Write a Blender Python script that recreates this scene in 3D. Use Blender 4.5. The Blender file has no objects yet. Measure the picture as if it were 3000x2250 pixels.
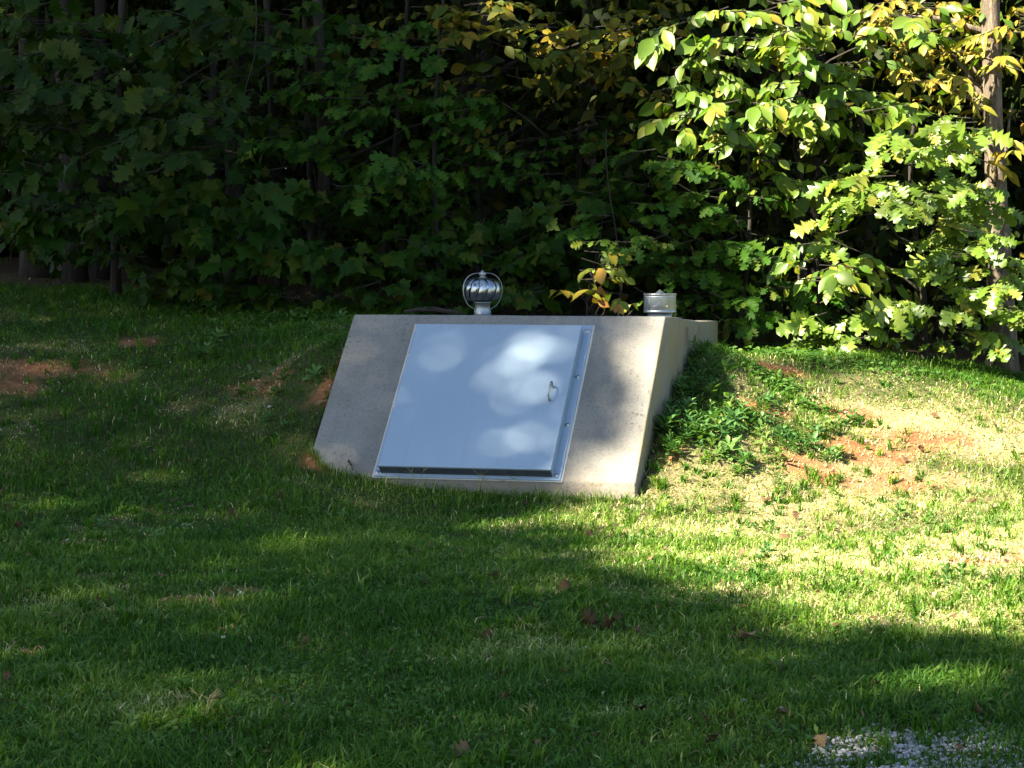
import bpy, bmesh, math, random
import numpy as np
from mathutils import Vector, Matrix

random.seed(7)
rng = np.random.default_rng(11)
R = math.radians
scene = bpy.context.scene
col = scene.collection

# ------------------------------------------------------------------ camera
F_PX = 6570.0                      # focal length in pixels of a 3000 px wide frame
PITCH = 0.0585
EYE = 1.48
cam_d = bpy.data.cameras.new('camera')
cam_d.sensor_width = 36.0
cam_d.lens = F_PX / 3000.0 * 36.0
cam_d.clip_end = 2000.0
cam = bpy.data.objects.new('camera', cam_d)
cam.location = (0, 0, EYE)
cam.rotation_euler = (math.pi / 2 - PITCH, 0, 0)
col.objects.link(cam)
scene.camera = cam

# ------------------------------------------------------------------ sky, sun, exposure
SUN = np.array([-0.625, -0.414, 0.662]); SUN /= np.linalg.norm(SUN)      # direction towards the sun
world = bpy.data.worlds.new('World'); scene.world = world; world.use_nodes = True
wn = world.node_tree.nodes; wl = world.node_tree.links
bg = wn['Background']
sky = wn.new('ShaderNodeTexSky'); sky.sky_type = 'NISHITA'; sky.sun_disc = False
sky.sun_elevation = math.asin(SUN[2]); sky.sun_rotation = math.atan2(SUN[0], SUN[1])
sky.air_density = 1.0; sky.dust_density = 0.6; sky.ozone_density = 1.2
wl.new(sky.outputs[0], bg.inputs[0]); bg.inputs[1].default_value = 0.05
sun_d = bpy.data.lights.new('sun', 'SUN'); sun_d.energy = 5.0; sun_d.angle = R(0.53); sun_d.color = (1.0, 0.91, 0.72)
sun = bpy.data.objects.new('sun', sun_d); col.objects.link(sun)
sun.rotation_euler = Vector(SUN).to_track_quat('Z', 'Y').to_euler()
scene.view_settings.view_transform = 'Standard'; scene.view_settings.look = 'None'
scene.view_settings.gamma = 1.0; scene.view_settings.use_curve_mapping = False
scene.view_settings.exposure = 2.75
scene.cycles.max_bounces = 5; scene.cycles.diffuse_bounces = 3; scene.cycles.glossy_bounces = 3; scene.cycles.transmission_bounces = 3

# ------------------------------------------------------------------ helpers
def at(px, py, y):
    """world point at forward distance y seen along the photo direction (px, py)"""
    c, s = math.cos(PITCH), math.sin(PITCH)
    k = (1125 - py) / F_PX
    z = y * (k * c - s) / (c + k * s)
    d = y * c - z * s
    return np.array([(px - 1500) / F_PX * d, y, EYE + z])

def tag(o, label=None, cat=None, group=None, kind=None):
    if label: o['label'] = label
    if cat: o['category'] = cat
    if group: o['group'] = group
    if kind: o['kind'] = kind
    return o

def empty(name, loc=(0, 0, 0), rz=0.0):
    o = bpy.data.objects.new(name, None); o.location = loc; o.rotation_euler = (0, 0, rz)
    o.empty_display_size = 0.1
    col.objects.link(o); return o

def link(name, me, parent=None):
    o = bpy.data.objects.new(name, me); col.objects.link(o)
    if parent is not None: o.parent = parent
    return o

def np_mesh(name, V, T, mat, var=None, smooth=False, extra=None):
    """mesh from vertex array (n,3) and triangle array (m,3)"""
    me = bpy.data.meshes.new(name)
    V = np.ascontiguousarray(V, dtype=np.float32); T = np.ascontiguousarray(T, dtype=np.int32)
    me.vertices.add(len(V)); me.vertices.foreach_set('co', V.ravel())
    me.loops.add(T.size); me.loops.foreach_set('vertex_index', T.ravel())
    me.polygons.add(len(T)); me.polygons.foreach_set('loop_start', np.arange(0, T.size, 3, dtype=np.int32))
    me.polygons.foreach_set('loop_total', np.full(len(T), 3, dtype=np.int32))
    if smooth: me.polygons.foreach_set('use_smooth', np.ones(len(T), dtype=bool))
    if var is not None:
        a = me.attributes.new('var', 'FLOAT', 'POINT'); a.data.foreach_set('value', np.asarray(var, np.float32))
    for k, v in (extra or {}).items():
        a = me.attributes.new(k, 'FLOAT', 'POINT'); a.data.foreach_set('value', np.asarray(v, np.float32))
    me.materials.append(mat); me.update(calc_edges=True); me.validate()
    return me

def bm_obj(name, bm, mat, parent=None, smooth=False):
    bmesh.ops.recalc_face_normals(bm, faces=bm.faces)
    me = bpy.data.meshes.new(name); bm.to_mesh(me); bm.free(); me.materials.append(mat)
    if smooth:
        for p in me.polygons: p.use_smooth = True
    return link(name, me, parent)

def box_bm(x0, x1, y0, y1, z0, z1, bev=0.0, fn=None, seg=1):
    bm = bmesh.new()
    vs = [bm.verts.new((x, y, z)) for x in (x0, x1) for y in (y0, y1) for z in (z0, z1)]
    for f in ((0, 1, 3, 2), (4, 6, 7, 5), (0, 4, 5, 1), (2, 3, 7, 6), (0, 2, 6, 4), (1, 5, 7, 3)):
        bm.faces.new([vs[i] for i in f])
    if bev: bmesh.ops.bevel(bm, geom=list(bm.edges), offset=bev, segments=seg, affect='EDGES', profile=0.6)
    if fn:
        for v in bm.verts: v.co = fn(*v.co)
    return bm

def tube_np(P, rad, n=6, cap=True):
    P = np.asarray(P, float); m = len(P); rad = np.broadcast_to(rad, (m,))
    T = np.gradient(P, axis=0); T /= np.linalg.norm(T, axis=1, keepdims=True) + 1e-9
    ref = np.array([0.0, 0, 1.0]) if abs(T[0][2]) < 0.8 else np.array([1.0, 0, 0])
    V = []
    for i in range(m):
        a = np.cross(T[i], ref); a /= np.linalg.norm(a) + 1e-9; b = np.cross(T[i], a)
        th = np.arange(n) * 2 * math.pi / n
        V.append(P[i] + rad[i] * (np.cos(th)[:, None] * a + np.sin(th)[:, None] * b))
    V = np.concatenate(V); tri = []
    for i in range(m - 1):
        for j in range(n):
            a, b = i * n + j, i * n + (j + 1) % n
            tri += [(a, b, b + n), (a, b + n, a + n)]
    if cap:
        V = np.vstack([V, P[0], P[-1]])
        for j in range(n):
            tri += [(m * n, (j + 1) % n, j), (m * n + 1, (m - 1) * n + j, (m - 1) * n + (j + 1) % n)]
    return V, np.array(tri)

def join_np(parts):
    V, T, o = [], [], 0
    for v, t in parts:
        V.append(v); T.append(t + o); o += len(v)
    return np.concatenate(V), np.concatenate(T)

def lathe_np(prof, n=32):
    """profile list of (r, z)"""
    prof = np.asarray(prof, float); m = len(prof); th = np.arange(n) * 2 * math.pi / n
    V = np.concatenate([np.stack([r * np.cos(th), r * np.sin(th), np.full(n, z)], 1) for r, z in prof])
    tri = []
    for i in range(m - 1):
        for j in range(n):
            a, b = i * n + j, i * n + (j + 1) % n
            tri += [(a, b, b + n), (a, b + n, a + n)]
    return V, np.array(tri)

def _hash(ix, iy, seed):
    h = (ix.astype(np.int64) * 374761393 + iy.astype(np.int64) * 668265263 + seed * 974711) & 0x7fffffff
    h = ((h ^ (h >> 13)) * 1274126177) & 0x7fffffff
    return ((h ^ (h >> 16)) & 0xffff) / 65535.0

def vnoise(x, y, freq=1.0, seed=0, octv=3):
    x = np.asarray(x, float) * freq; y = np.asarray(y, float) * freq; s = 0; amp = 1; tot = 0
    for k in range(octv):
        ix, iy = np.floor(x), np.floor(y); fx, fy = x - ix, y - iy
        fx = fx * fx * (3 - 2 * fx); fy = fy * fy * (3 - 2 * fy)
        a = _hash(ix, iy, seed + k); b = _hash(ix + 1, iy, seed + k); c = _hash(ix, iy + 1, seed + k); d = _hash(ix + 1, iy + 1, seed + k)
        s = s + amp * ((a * (1 - fx) + b * fx) * (1 - fy) + (c * (1 - fx) + d * fx) * fy); tot += amp
        amp *= 0.5; x = x * 2.03 + 7.1; y = y * 2.03 + 3.7
    return s / tot

# ------------------------------------------------------------------ materials
def new_mat(name):
    m = bpy.data.materials.new(name); m.use_nodes = True
    nt = m.node_tree; b = nt.nodes['Principled BSDF']
    return m, nt, b

def ramp(nt, stops, fac=None, interp='LINEAR'):
    r = nt.nodes.new('ShaderNodeValToRGB'); r.color_ramp.interpolation = interp
    while len(r.color_ramp.elements) < len(stops): r.color_ramp.elements.new(0.5)
    for e, (p, c) in zip(r.color_ramp.elements, stops):
        e.position = p; e.color = (*c, 1) if len(c) == 3 else c
    if fac is not None: nt.links.new(fac, r.inputs[0])
    return r

def noise(nt, scale, detail=4, rough=0.55, vec=None, dist=0.0):
    n = nt.nodes.new('ShaderNodeTexNoise'); n.inputs['Scale'].default_value = scale; n.inputs['Detail'].default_value = detail
    n.inputs['Roughness'].default_value = rough; n.inputs['Distortion'].default_value = dist
    if vec is not None: nt.links.new(vec, n.inputs['Vector'])
    return n

def mixc(nt, fac, a, b, mode='MIX'):
    m = nt.nodes.new('ShaderNodeMix'); m.data_type = 'RGBA'; m.blend_type = mode
    if hasattr(fac, 'is_linked'): nt.links.new(fac, m.inputs[0])
    else: m.inputs[0].default_value = fac
    for v, i in ((a, 6), (b, 7)):
        if hasattr(v, 'is_linked'): nt.links.new(v, m.inputs[i])
        else: m.inputs[i].default_value = (*v, 1)
    return m.outputs[2]

def mth(nt, op, a, b=None, clamp=False):
    m = nt.nodes.new('ShaderNodeMath'); m.operation = op; m.use_clamp = clamp
    for v, i in ((a, 0), (b, 1)):
        if v is None: continue
        if hasattr(v, 'is_linked'): nt.links.new(v, m.inputs[i])
        else: m.inputs[i].default_value = v
    return m.outputs[0]

def attr(nt, name):
    a = nt.nodes.new('ShaderNodeAttribute'); a.attribute_name = name; return a.outputs['Fac']

def leaf_mat(name, stops, rough=0.45, trans=0.3, spec=0.4, mottle=0.25, tmul=(1.5, 1.7, 0.6)):
    """foliage: tint varies from leaf to leaf; thin leaf lets light through"""
    m, nt, b = new_mat(name)
    oi = nt.nodes.new('ShaderNodeAttribute'); oi.attribute_type = 'OBJECT'; oi.attribute_name = 'tint'
    f = mth(nt, 'ADD', attr(nt, 'var'), oi.outputs['Fac'])
    r = ramp(nt, stops, f)
    geo = nt.nodes.new('ShaderNodeNewGeometry')
    n = noise(nt, 30.0, 3, 0.6, geo.outputs['Position'])
    c = mixc(nt, mth(nt, 'MULTIPLY', n.outputs['Fac'], mottle), r.outputs[0], (0.5, 0.5, 0.3), 'MULTIPLY')
    nt.links.new(c, b.inputs['Base Color']); b.inputs['Roughness'].default_value = rough
    b.inputs['Specular IOR Level'].default_value = spec
    t = nt.nodes.new('ShaderNodeBsdfTranslucent')
    tc = mixc(nt, 1.0, c, tmul, 'MULTIPLY'); nt.links.new(tc, t.inputs[0])
    mx = nt.nodes.new('ShaderNodeMixShader'); mx.inputs[0].default_value = trans
    nt.links.new(b.outputs[0], mx.inputs[1]); nt.links.new(t.outputs[0], mx.inputs[2])
    nt.links.new(mx.outputs[0], nt.nodes['Material Output'].inputs['Surface'])
    return m

M = {}
G1, G2, G3 = (0.022, 0.055, 0.012), (0.040, 0.090, 0.016), (0.070, 0.120, 0.020)
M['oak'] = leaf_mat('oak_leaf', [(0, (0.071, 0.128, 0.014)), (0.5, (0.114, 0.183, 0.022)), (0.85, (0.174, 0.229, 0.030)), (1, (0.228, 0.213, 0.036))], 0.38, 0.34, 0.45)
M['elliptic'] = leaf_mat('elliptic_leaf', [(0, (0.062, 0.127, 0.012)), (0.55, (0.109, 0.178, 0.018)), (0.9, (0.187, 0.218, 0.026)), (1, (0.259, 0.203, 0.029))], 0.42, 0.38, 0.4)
M['shadeoak'] = leaf_mat('shaded_oak_leaf', [(0, (0.018, 0.061, 0.004)), (0.5, (0.029, 0.078, 0.005)), (0.9, (0.048, 0.097, 0.005)), (1, (0.054, 0.070, 0.005))], 0.6, 0.25, 0.15)  # darker oak copy: shade is put into the leaf colour
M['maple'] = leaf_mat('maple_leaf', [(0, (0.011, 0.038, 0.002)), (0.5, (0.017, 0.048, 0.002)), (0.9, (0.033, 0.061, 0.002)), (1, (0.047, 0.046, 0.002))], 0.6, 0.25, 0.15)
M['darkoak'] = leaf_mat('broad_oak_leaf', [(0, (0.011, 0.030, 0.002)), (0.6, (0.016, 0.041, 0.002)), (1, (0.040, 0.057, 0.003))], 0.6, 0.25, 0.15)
M['yellow'] = leaf_mat('yellowing_leaf', [(0, (0.128, 0.156, 0.018)), (0.4, (0.212, 0.197, 0.022)), (0.8, (0.289, 0.221, 0.026)), (1, (0.255, 0.148, 0.020))], 0.5, 0.38, 0.3, tmul=(1.3, 1.3, 0.6))
M['olive'] = leaf_mat('olive_leaf', [(0, (0.050, 0.082, 0.007)), (0.5, (0.109, 0.116, 0.010)), (1, (0.220, 0.144, 0.012))], 0.55, 0.35, 0.2, tmul=(1.4, 1.4, 0.6))
M['autumn'] = leaf_mat('autumn_leaf', [(0, (0.09, 0.16, 0.02)), (0.5, (0.20, 0.22, 0.024)), (0.85, (0.28, 0.20, 0.024)), (1, (0.30, 0.12, 0.024))], 0.5, 0.3, 0.3, tmul=(1.3, 1.2, 0.6))
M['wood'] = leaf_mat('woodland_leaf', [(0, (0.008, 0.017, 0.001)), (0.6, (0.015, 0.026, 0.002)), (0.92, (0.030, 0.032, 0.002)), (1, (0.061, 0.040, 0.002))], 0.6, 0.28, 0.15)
M['grass'] = leaf_mat('grass_blade', [(0, (0.027, 0.096, 0.006)), (0.30, (0.064, 0.150, 0.009)), (0.50, (0.122, 0.200, 0.017)), (0.64, (0.27, 0.34, 0.095)), (0.74, (0.50, 0.50, 0.22)), (0.88, (0.70, 0.61, 0.36)), (1, (0.36, 0.26, 0.14))], 0.55, 0.32, 0.25, tmul=(1.3, 1.45, 0.7))
M['weed'] = leaf_mat('weed_leaf', [(0, (0.043, 0.112, 0.028)), (0.6, (0.067, 0.149, 0.034)), (1, (0.121, 0.185, 0.038))], 0.5, 0.25, 0.35)
M['clover'] = leaf_mat('ground_cover_leaf', [(0, (0.032, 0.095, 0.014)), (0.6, (0.055, 0.130, 0.020)), (1, (0.10, 0.16, 0.026))], 0.55, 0.3, 0.25)
M['dead'] = leaf_mat('dead_leaf', [(0, (0.060, 0.034, 0.016)), (0.5, (0.100, 0.058, 0.028)), (1, (0.20, 0.135, 0.075))], 0.75, 0.12, 0.15, tmul=(1.2, 1, 0.8))
M['straw'] = leaf_mat('straw', [(0, (0.34, 0.28, 0.14)), (1, (0.26, 0.24, 0.09))], 0.6, 0.25, 0.3, tmul=(1.2, 1.1, 0.8))

def bark_mat(name, c0, c1, c2, scale=14):
    m, nt, b = new_mat(name)
    tc = nt.nodes.new('ShaderNodeTexCoord'); mp = nt.nodes.new('ShaderNodeMapping')
    mp.inputs['Scale'].default_value = (1, 1, 0.22); nt.links.new(tc.outputs['Object'], mp.inputs[0])
    n = noise(nt, scale, 6, 0.65, mp.outputs[0], 0.4); n2 = noise(nt, 2.5, 3, 0.5, tc.outputs['Object'])
    r = ramp(nt, [(0.3, c0), (0.55, c1), (0.75, c2)], n.outputs['Fac'])
    c = mixc(nt, n2.outputs['Fac'], r.outputs[0], (0.6, 0.62, 0.55), 'MULTIPLY')
    nt.links.new(c, b.inputs['Base Color']); b.inputs['Roughness'].default_value = 0.9
    bp = nt.nodes.new('ShaderNodeBump'); bp.inputs['Strength'].default_value = 1.0; bp.inputs['Distance'].default_value = 0.035
    nt.links.new(n.outputs['Fac'], bp.inputs['Height']); nt.links.new(bp.outputs[0], b.inputs['Normal'])
    return m
M['bark'] = bark_mat('bark', (0.012, 0.008, 0.006), (0.026, 0.019, 0.013), (0.055, 0.042, 0.030))
M['palebark'] = bark_mat('pale_bark', (0.045, 0.032, 0.022), (0.17, 0.125, 0.09), (0.33, 0.27, 0.21), 24)
M['twig'] = bark_mat('twig_bark', (0.018, 0.012, 0.008), (0.032, 0.023, 0.016), (0.06, 0.045, 0.033), 30)

def concrete():
    m, nt, b = new_mat('concrete')
    tc = nt.nodes.new('ShaderNodeTexCoord'); ob = tc.outputs['Object']
    n1 = noise(nt, 2.2, 5, 0.6, ob, 0.3); n2 = noise(nt, 60, 4, 0.7, ob); n3 = noise(nt, 9, 5, 0.6, ob)
    base = ramp(nt, [(0.25, (0.163, 0.155, 0.140)), (0.5, (0.203, 0.195, 0.178)), (0.75, (0.243, 0.235, 0.217))], n1.outputs['Fac']).outputs[0]
    sp = ramp(nt, [(0.30, (0.62, 0.62, 0.63)), (0.5, (1, 1, 1)), (0.75, (1.12, 1.1, 1.06))], n2.outputs['Fac']).outputs[0]
    c = mixc(nt, 0.8, base, sp, 'MULTIPLY')
    c = mixc(nt, mth(nt, 'MULTIPLY', n3.outputs['Fac'], 0.35), c, (0.66, 0.63, 0.56), 'MULTIPLY')
    # air voids left by the formwork
    vo = nt.nodes.new('ShaderNodeTexVoronoi'); vo.inputs['Scale'].default_value = 26; nt.links.new(ob, vo.inputs['Vector'])
    big = noise(nt, 5, 2, 0.5, ob)
    th = mth(nt, 'MULTIPLY', mth(nt, 'SUBTRACT', big.outputs['Fac'], 0.34, True), 0.9)
    pit = mth(nt, 'LESS_THAN', vo.outputs['Distance'], th)
    pit = mth(nt, 'MULTIPLY', pit, mth(nt, 'GREATER_THAN', noise(nt, 33, 0, 0.5, ob).outputs['Fac'], 0.50))
    c = mixc(nt, mth(nt, 'MULTIPLY', pit, 0.75), c, (0.10, 0.09, 0.08))
    mpv = nt.nodes.new('ShaderNodeMapping'); mpv.inputs['Scale'].default_value = (11, 0.7, 0.7); nt.links.new(ob, mpv.inputs[0])
    stv = ramp(nt, [(0.50, (0, 0, 0)), (0.72, (1, 1, 1))], noise(nt, 1.5, 6, 0.65, mpv.outputs[0]).outputs['Fac']).outputs[0]
    c = mixc(nt, mth(nt, 'MULTIPLY', stv, 0.30), c, (0.11, 0.105, 0.085))
    alg = ramp(nt, [(0.55, (0, 0, 0)), (0.75, (1, 1, 1))], noise(nt, 1.4, 5, 0.7, ob, 0.6).outputs['Fac']).outputs[0]
    c = mixc(nt, mth(nt, 'MULTIPLY', alg, 0.30), c, (0.13, 0.13, 0.095))
    # flank: staining plus painted yellow bounce off the grass; rusty runs below the top edge
    sx = nt.nodes.new('ShaderNodeSeparateXYZ'); nt.links.new(ob, sx.inputs[0])
    side = mth(nt, 'GREATER_THAN', sx.outputs[0], 2.085)
    yel = mth(nt, 'MULTIPLY', side, ramp(nt, [(0.3, (0, 0, 0)), (0.7, (1, 1, 1))], noise(nt, 3, 3, 0.5, ob).outputs['Fac']).outputs[0])
    c = mixc(nt, mth(nt, 'MULTIPLY', yel, 0.6), c, (0.24, 0.19, 0.075))
    mp = nt.nodes.new('ShaderNodeMapping'); mp.inputs['Scale'].default_value = (1, 9, 0.9); nt.links.new(ob, mp.inputs[0])
    run = ramp(nt, [(0.48, (0, 0, 0)), (0.66, (1, 1, 1))], noise(nt, 1.6, 5, 0.6, mp.outputs[0]).outputs['Fac']).outputs[0]
    zz = ramp(nt, [(0.80, (0, 0, 0)), (0.92, (1, 1, 1)), (0.965, (1, 1, 1)), (0.985, (0, 0, 0))], sx.outputs[2]).outputs[0]
    yy = ramp(nt, [(0.44, (0, 0, 0)), (0.47, (1, 1, 1)), (0.60, (1, 1, 1)), (0.68, (0, 0, 0))], mth(nt, 'MULTIPLY', sx.outputs[1], 0.25)).outputs[0]
    f = mth(nt, 'MULTIPLY', mth(nt, 'MULTIPLY', side, zz), mth(nt, 'MULTIPLY', run, yy))
    c = mixc(nt, mth(nt, 'MULTIPLY', f, 0.8), c, (0.10, 0.055, 0.025))
    # soil splash along the foot
    foot = ramp(nt, [(0.0, (1, 1, 1)), (0.10, (0.6, 0.6, 0.6)), (0.22, (0, 0, 0))], mth(nt, 'ADD', sx.outputs[2], mth(nt, 'MULTIPLY', mth(nt, 'SUBTRACT', n3.outputs['Fac'], 0.5), 0.25))).outputs[0]
    c = mixc(nt, mth(nt, 'MULTIPLY', foot, 0.45), c, (0.23, 0.17, 0.11))
    nt.links.new(c, b.inputs['Base Color']); b.inputs['Roughness'].default_value = 0.9
    b.inputs['Specular IOR Level'].default_value = 0.25
    low = ramp(nt, [(0.05, (1, 1, 1)), (0.35, (0.25, 0.25, 0.25))], sx.outputs[2]).outputs[0]
    h = mth(nt, 'ADD', mth(nt, 'MULTIPLY', mth(nt, 'ADD', n2.outputs['Fac'], noise(nt, 22, 5, 0.7, ob).outputs['Fac']), low), mth(nt, 'MULTIPLY', pit, -1.0))
    bp = nt.nodes.new('ShaderNodeBump'); bp.inputs['Strength'].default_value = 0.55; bp.inputs['Distance'].default_value = 0.012
    nt.links.new(h, bp.inputs['Height']); nt.links.new(bp.outputs[0], b.inputs['Normal'])
    return m
M['concrete'] = concrete()

def painted():
    m, nt, b = new_mat('blue_grey_paint')
    tc = nt.nodes.new('ShaderNodeTexCoord'); ob = tc.outputs['Object']
    n1 = noise(nt, 1.6, 4, 0.55, ob); n2 = noise(nt, 35, 3, 0.6, ob)
    c = ramp(nt, [(0.3, (0.228, 0.298, 0.376)), (0.7, (0.256, 0.328, 0.406))], n1.outputs['Fac']).outputs[0]
    mp = nt.nodes.new('ShaderNodeMapping'); mp.inputs['Scale'].default_value = (14, 1, 1.0); nt.links.new(ob, mp.inputs[0])
    st = ramp(nt, [(0.56, (0, 0, 0)), (0.75, (1, 1, 1))], noise(nt, 1.3, 5, 0.65, mp.outputs[0]).outputs['Fac']).outputs[0]
    c = mixc(nt, mth(nt, 'MULTIPLY', st, 0.30), c, (0.22, 0.235, 0.24))
    nt.links.new(c, b.inputs['Base Color'])
    rr = ramp(nt, [(0.3, (0.42, 0.42, 0.42)), (0.7, (0.58, 0.58, 0.58))], n2.outputs['Fac']).outputs[0]
    nt.links.new(rr, b.inputs['Roughness']); b.inputs['Specular IOR Level'].default_value = 0.45
    bp = nt.nodes.new('ShaderNodeBump'); bp.inputs['Strength'].default_value = 0.16; bp.inputs['Distance'].default_value = 0.01
    nt.links.new(n1.outputs['Fac'], bp.inputs['Height']); nt.links.new(bp.outputs[0], b.inputs['Normal'])
    return m
M['paint'] = painted()

def metal(name, colr, rough, sc=40):
    m, nt, b = new_mat(name)
    tc = nt.nodes.new('ShaderNodeTexCoord'); n = noise(nt, sc, 4, 0.6, tc.outputs['Object'])
    c = ramp(nt, [(0.3, tuple(v * 0.88 for v in colr)), (0.7, colr)], n.outputs['Fac']).outputs[0]
    nt.links.new(c, b.inputs['Base Color']); b.inputs['Metallic'].default_value = 1.0
    r = ramp(nt, [(0.3, (rough * 0.8,) * 3), (0.7, (rough * 1.3,) * 3)], n.outputs['Fac']).outputs[0]
    nt.links.new(r, b.inputs['Roughness'])
    return m
M['galv'] = metal('galvanised_steel', (0.34, 0.365, 0.385), 0.46)
M['alu'] = metal('bright_aluminium', (0.33, 0.36, 0.39), 0.22)
M['dull'] = metal('dull_zinc', (0.40, 0.42, 0.42), 0.48)
M['steel'] = metal('bolt_steel', (0.42, 0.43, 0.45), 0.4)

def caulk():
    m, nt, b = new_mat('caulk'); b.inputs['Base Color'].default_value = (0.46, 0.44, 0.40, 1); b.inputs['Roughness'].default_value = 0.8
    return m
M['caulk'] = caulk()

def soil_mat():
    m, nt, b = new_mat('soil')
    geo = nt.nodes.new('ShaderNodeNewGeometry'); p = geo.outputs['Position']
    n1 = noise(nt, 7, 6, 0.65, p, 0.5); n2 = noise(nt, 55, 5, 0.7, p); n3 = noise(nt, 1.3, 4, 0.6, p)
    clay = ramp(nt, [(0.3, (0.15, 0.056, 0.024)), (0.55, (0.27, 0.118, 0.052)), (0.8, (0.40, 0.24, 0.13))], n1.outputs['Fac']).outputs[0]
    thatch = ramp(nt, [(0.3, (0.022, 0.034, 0.009)), (0.5, (0.045, 0.050, 0.016)), (0.75, (0.09, 0.078, 0.035))], n2.outputs['Fac']).outputs[0]
    litter = ramp(nt, [(0.3, (0.05, 0.032, 0.018)), (0.6, (0.11, 0.068, 0.036)), (0.8, (0.17, 0.11, 0.06))], n1.outputs['Fac']).outputs[0]
    straw = ramp(nt, [(0.3, (0.22, 0.16, 0.075)), (0.7, (0.48, 0.38, 0.21))], n2.outputs['Fac']).outputs[0]
    c = mixc(nt, attr(nt, 'dry_sun'), thatch, straw)  # dry_sun holds real straw and the paleness painted for the sunlit lawn
    c = mixc(nt, attr(nt, 'clay'), c, clay)
    c = mixc(nt, attr(nt, 'woods'), c, litter)
    c = mixc(nt, 0.35, c, ramp(nt, [(0.3, (0.5, 0.5, 0.5)), (0.7, (1.2, 1.2, 1.2))], n2.outputs['Fac']).outputs[0], 'MULTIPLY')
    nt.links.new(c, b.inputs['Base Color']); b.inputs['Roughness'].default_value = 0.95; b.inputs['Specular IOR Level'].default_value = 0.15
    bp = nt.nodes.new('ShaderNodeBump'); bp.inputs['Strength'].default_value = 0.9; bp.inputs['Distance'].default_value = 0.03
    nt.links.new(mth(nt, 'ADD', n1.outputs['Fac'], mth(nt, 'MULTIPLY', n2.outputs['Fac'], 0.5)), bp.inputs['Height']); nt.links.new(bp.outputs[0], b.inputs['Normal'])
    return m
M['soil'] = soil_mat()

def stone_mat():
    m, nt, b = new_mat('gravel_stone')
    f = attr(nt, 'var'); r = ramp(nt, [(0, (0.12, 0.114, 0.105)), (0.5, (0.28, 0.27, 0.255)), (1, (0.44, 0.43, 0.41))], f)
    geo = nt.nodes.new('ShaderNodeNewGeometry'); n = noise(nt, 90, 4, 0.6, geo.outputs['Position'])
    c = mixc(nt, 0.5, r.outputs[0], ramp(nt, [(0.3, (0.6, 0.6, 0.6)), (0.7, (1.1, 1.1, 1.1))], n.outputs['Fac']).outputs[0], 'MULTIPLY')
    nt.links.new(c, b.inputs['Base Color']); b.inputs['Roughness'].default_value = 0.85
    return m
M['stone'] = stone_mat()

# ------------------------------------------------------------------ shelter frame of reference
YAW, SL = 0.2435, 0.7653           # turn of the shelter, tilt of its front
W, SLEN = 2.10, 1.5462
T_ = np.array([math.cos(YAW), -math.sin(YAW), 0]); N_ = np.array([math.sin(YAW), math.cos(YAW), 0])
BL = np.array([0.7181, 13.3163, 0]) - T_ * W
cS, sS = math.cos(SL), math.sin(SL)
TOPV, TOPZ = SLEN * cS, SLEN * sS
def wv(x, y):
    dx, dy = x - BL[0], y - BL[1]
    return dx * T_[0] + dy * T_[1], dx * N_[0] + dy * N_[1]
def wp(w, v, z=0.0): return BL + T_ * w + N_ * v + np.array([0, 0, z])
def slope_px(px, py):
    """point of the sloping front seen at a photo position"""
    d = at(px, py, 10.0) - np.array([0, 0, EYE]); n = -N_ * sS + np.array([0, 0, cS])
    o = np.array([0, 0, EYE]); t = np.dot(BL - o, n) / np.dot(d, n); return o + d * t

# ------------------------------------------------------------------ terrain
contact = np.array([slope_px(*p) for p in ((918, 1310), (960, 1362), (1080, 1404), (1200, 1432), (1500, 1456), (1850, 1470))])
cw = np.array([wv(p[0], p[1])[0] for p in contact]); cz = contact[:, 2]
ctrl = [*contact]
for px, py, y in ((0, 835, 19.5), (250, 858, 19), (500, 880, 18.5), (760, 905, 18), (1000, 922, 17.2),
                  (0, 1010, 16.4), (0, 1180, 15.0), (0, 1500, 12.9), (450, 1010, 16.3), (450, 1200, 14.8), (450, 1450, 13.3), (750, 1040, 15.9), (800, 1200, 14.75), (860, 1310, 14.15), (880, 1430, 13.5),
                  (2060, 1050, 15.2), (2250, 1038, 16.2), (2500, 1052, 16.3), (2750, 1090, 16.4), (3000, 1138, 16.4),
                  (2300, 1150, 15.25), (2300, 1300, 14.25), (2130, 1460, 13.45), (2500, 1250, 14.8), (2700, 1250, 14.85), (3000, 1260, 15.0), (2600, 1400, 13.95), (3000, 1420, 13.9),
                  (2960, 1085, 19.0), (2500, 1010, 19.0)):
    ctrl.append(at(px, py, y))
for v, z in ((0.05, -0.02), (0.45, 0.17), (0.83, 0.40), (1.45, 0.60), (1.9, 0.69), (3.4, 0.70)):     # soil line up the right flank
    ctrl.append(wp(W + 0.04, v, z))
for v, z in ((0.45, 0.36), (0.8, 0.60), (1.2, 0.86), (2.0, 0.93), (3.4, 0.95)):                    # and the left one
    ctrl.append(wp(-0.04, v, z))
for y in (7.5, 9.5, 11.5):
    for x in (-3, 0, 3): ctrl.append(np.array([x, y, -0.041 * (13.3 - y) + 0.01 * abs(x)]))
for p in ((-13, 20, 1.5), (13, 20, 0.3), (-13, 13, 0.35), (13, 13, -0.1), (0, 1, -0.5), (-13, 0, -0.35), (13, 0, -0.6), (0, 26, 1.0), (-13, 26, 1.6), (13, 26, 0.4), (6, 16.5, 0.35), (-6, 15, 0.75)):
    ctrl.append(np.array(p, float))
ctrl = np.array(ctrl)
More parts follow.
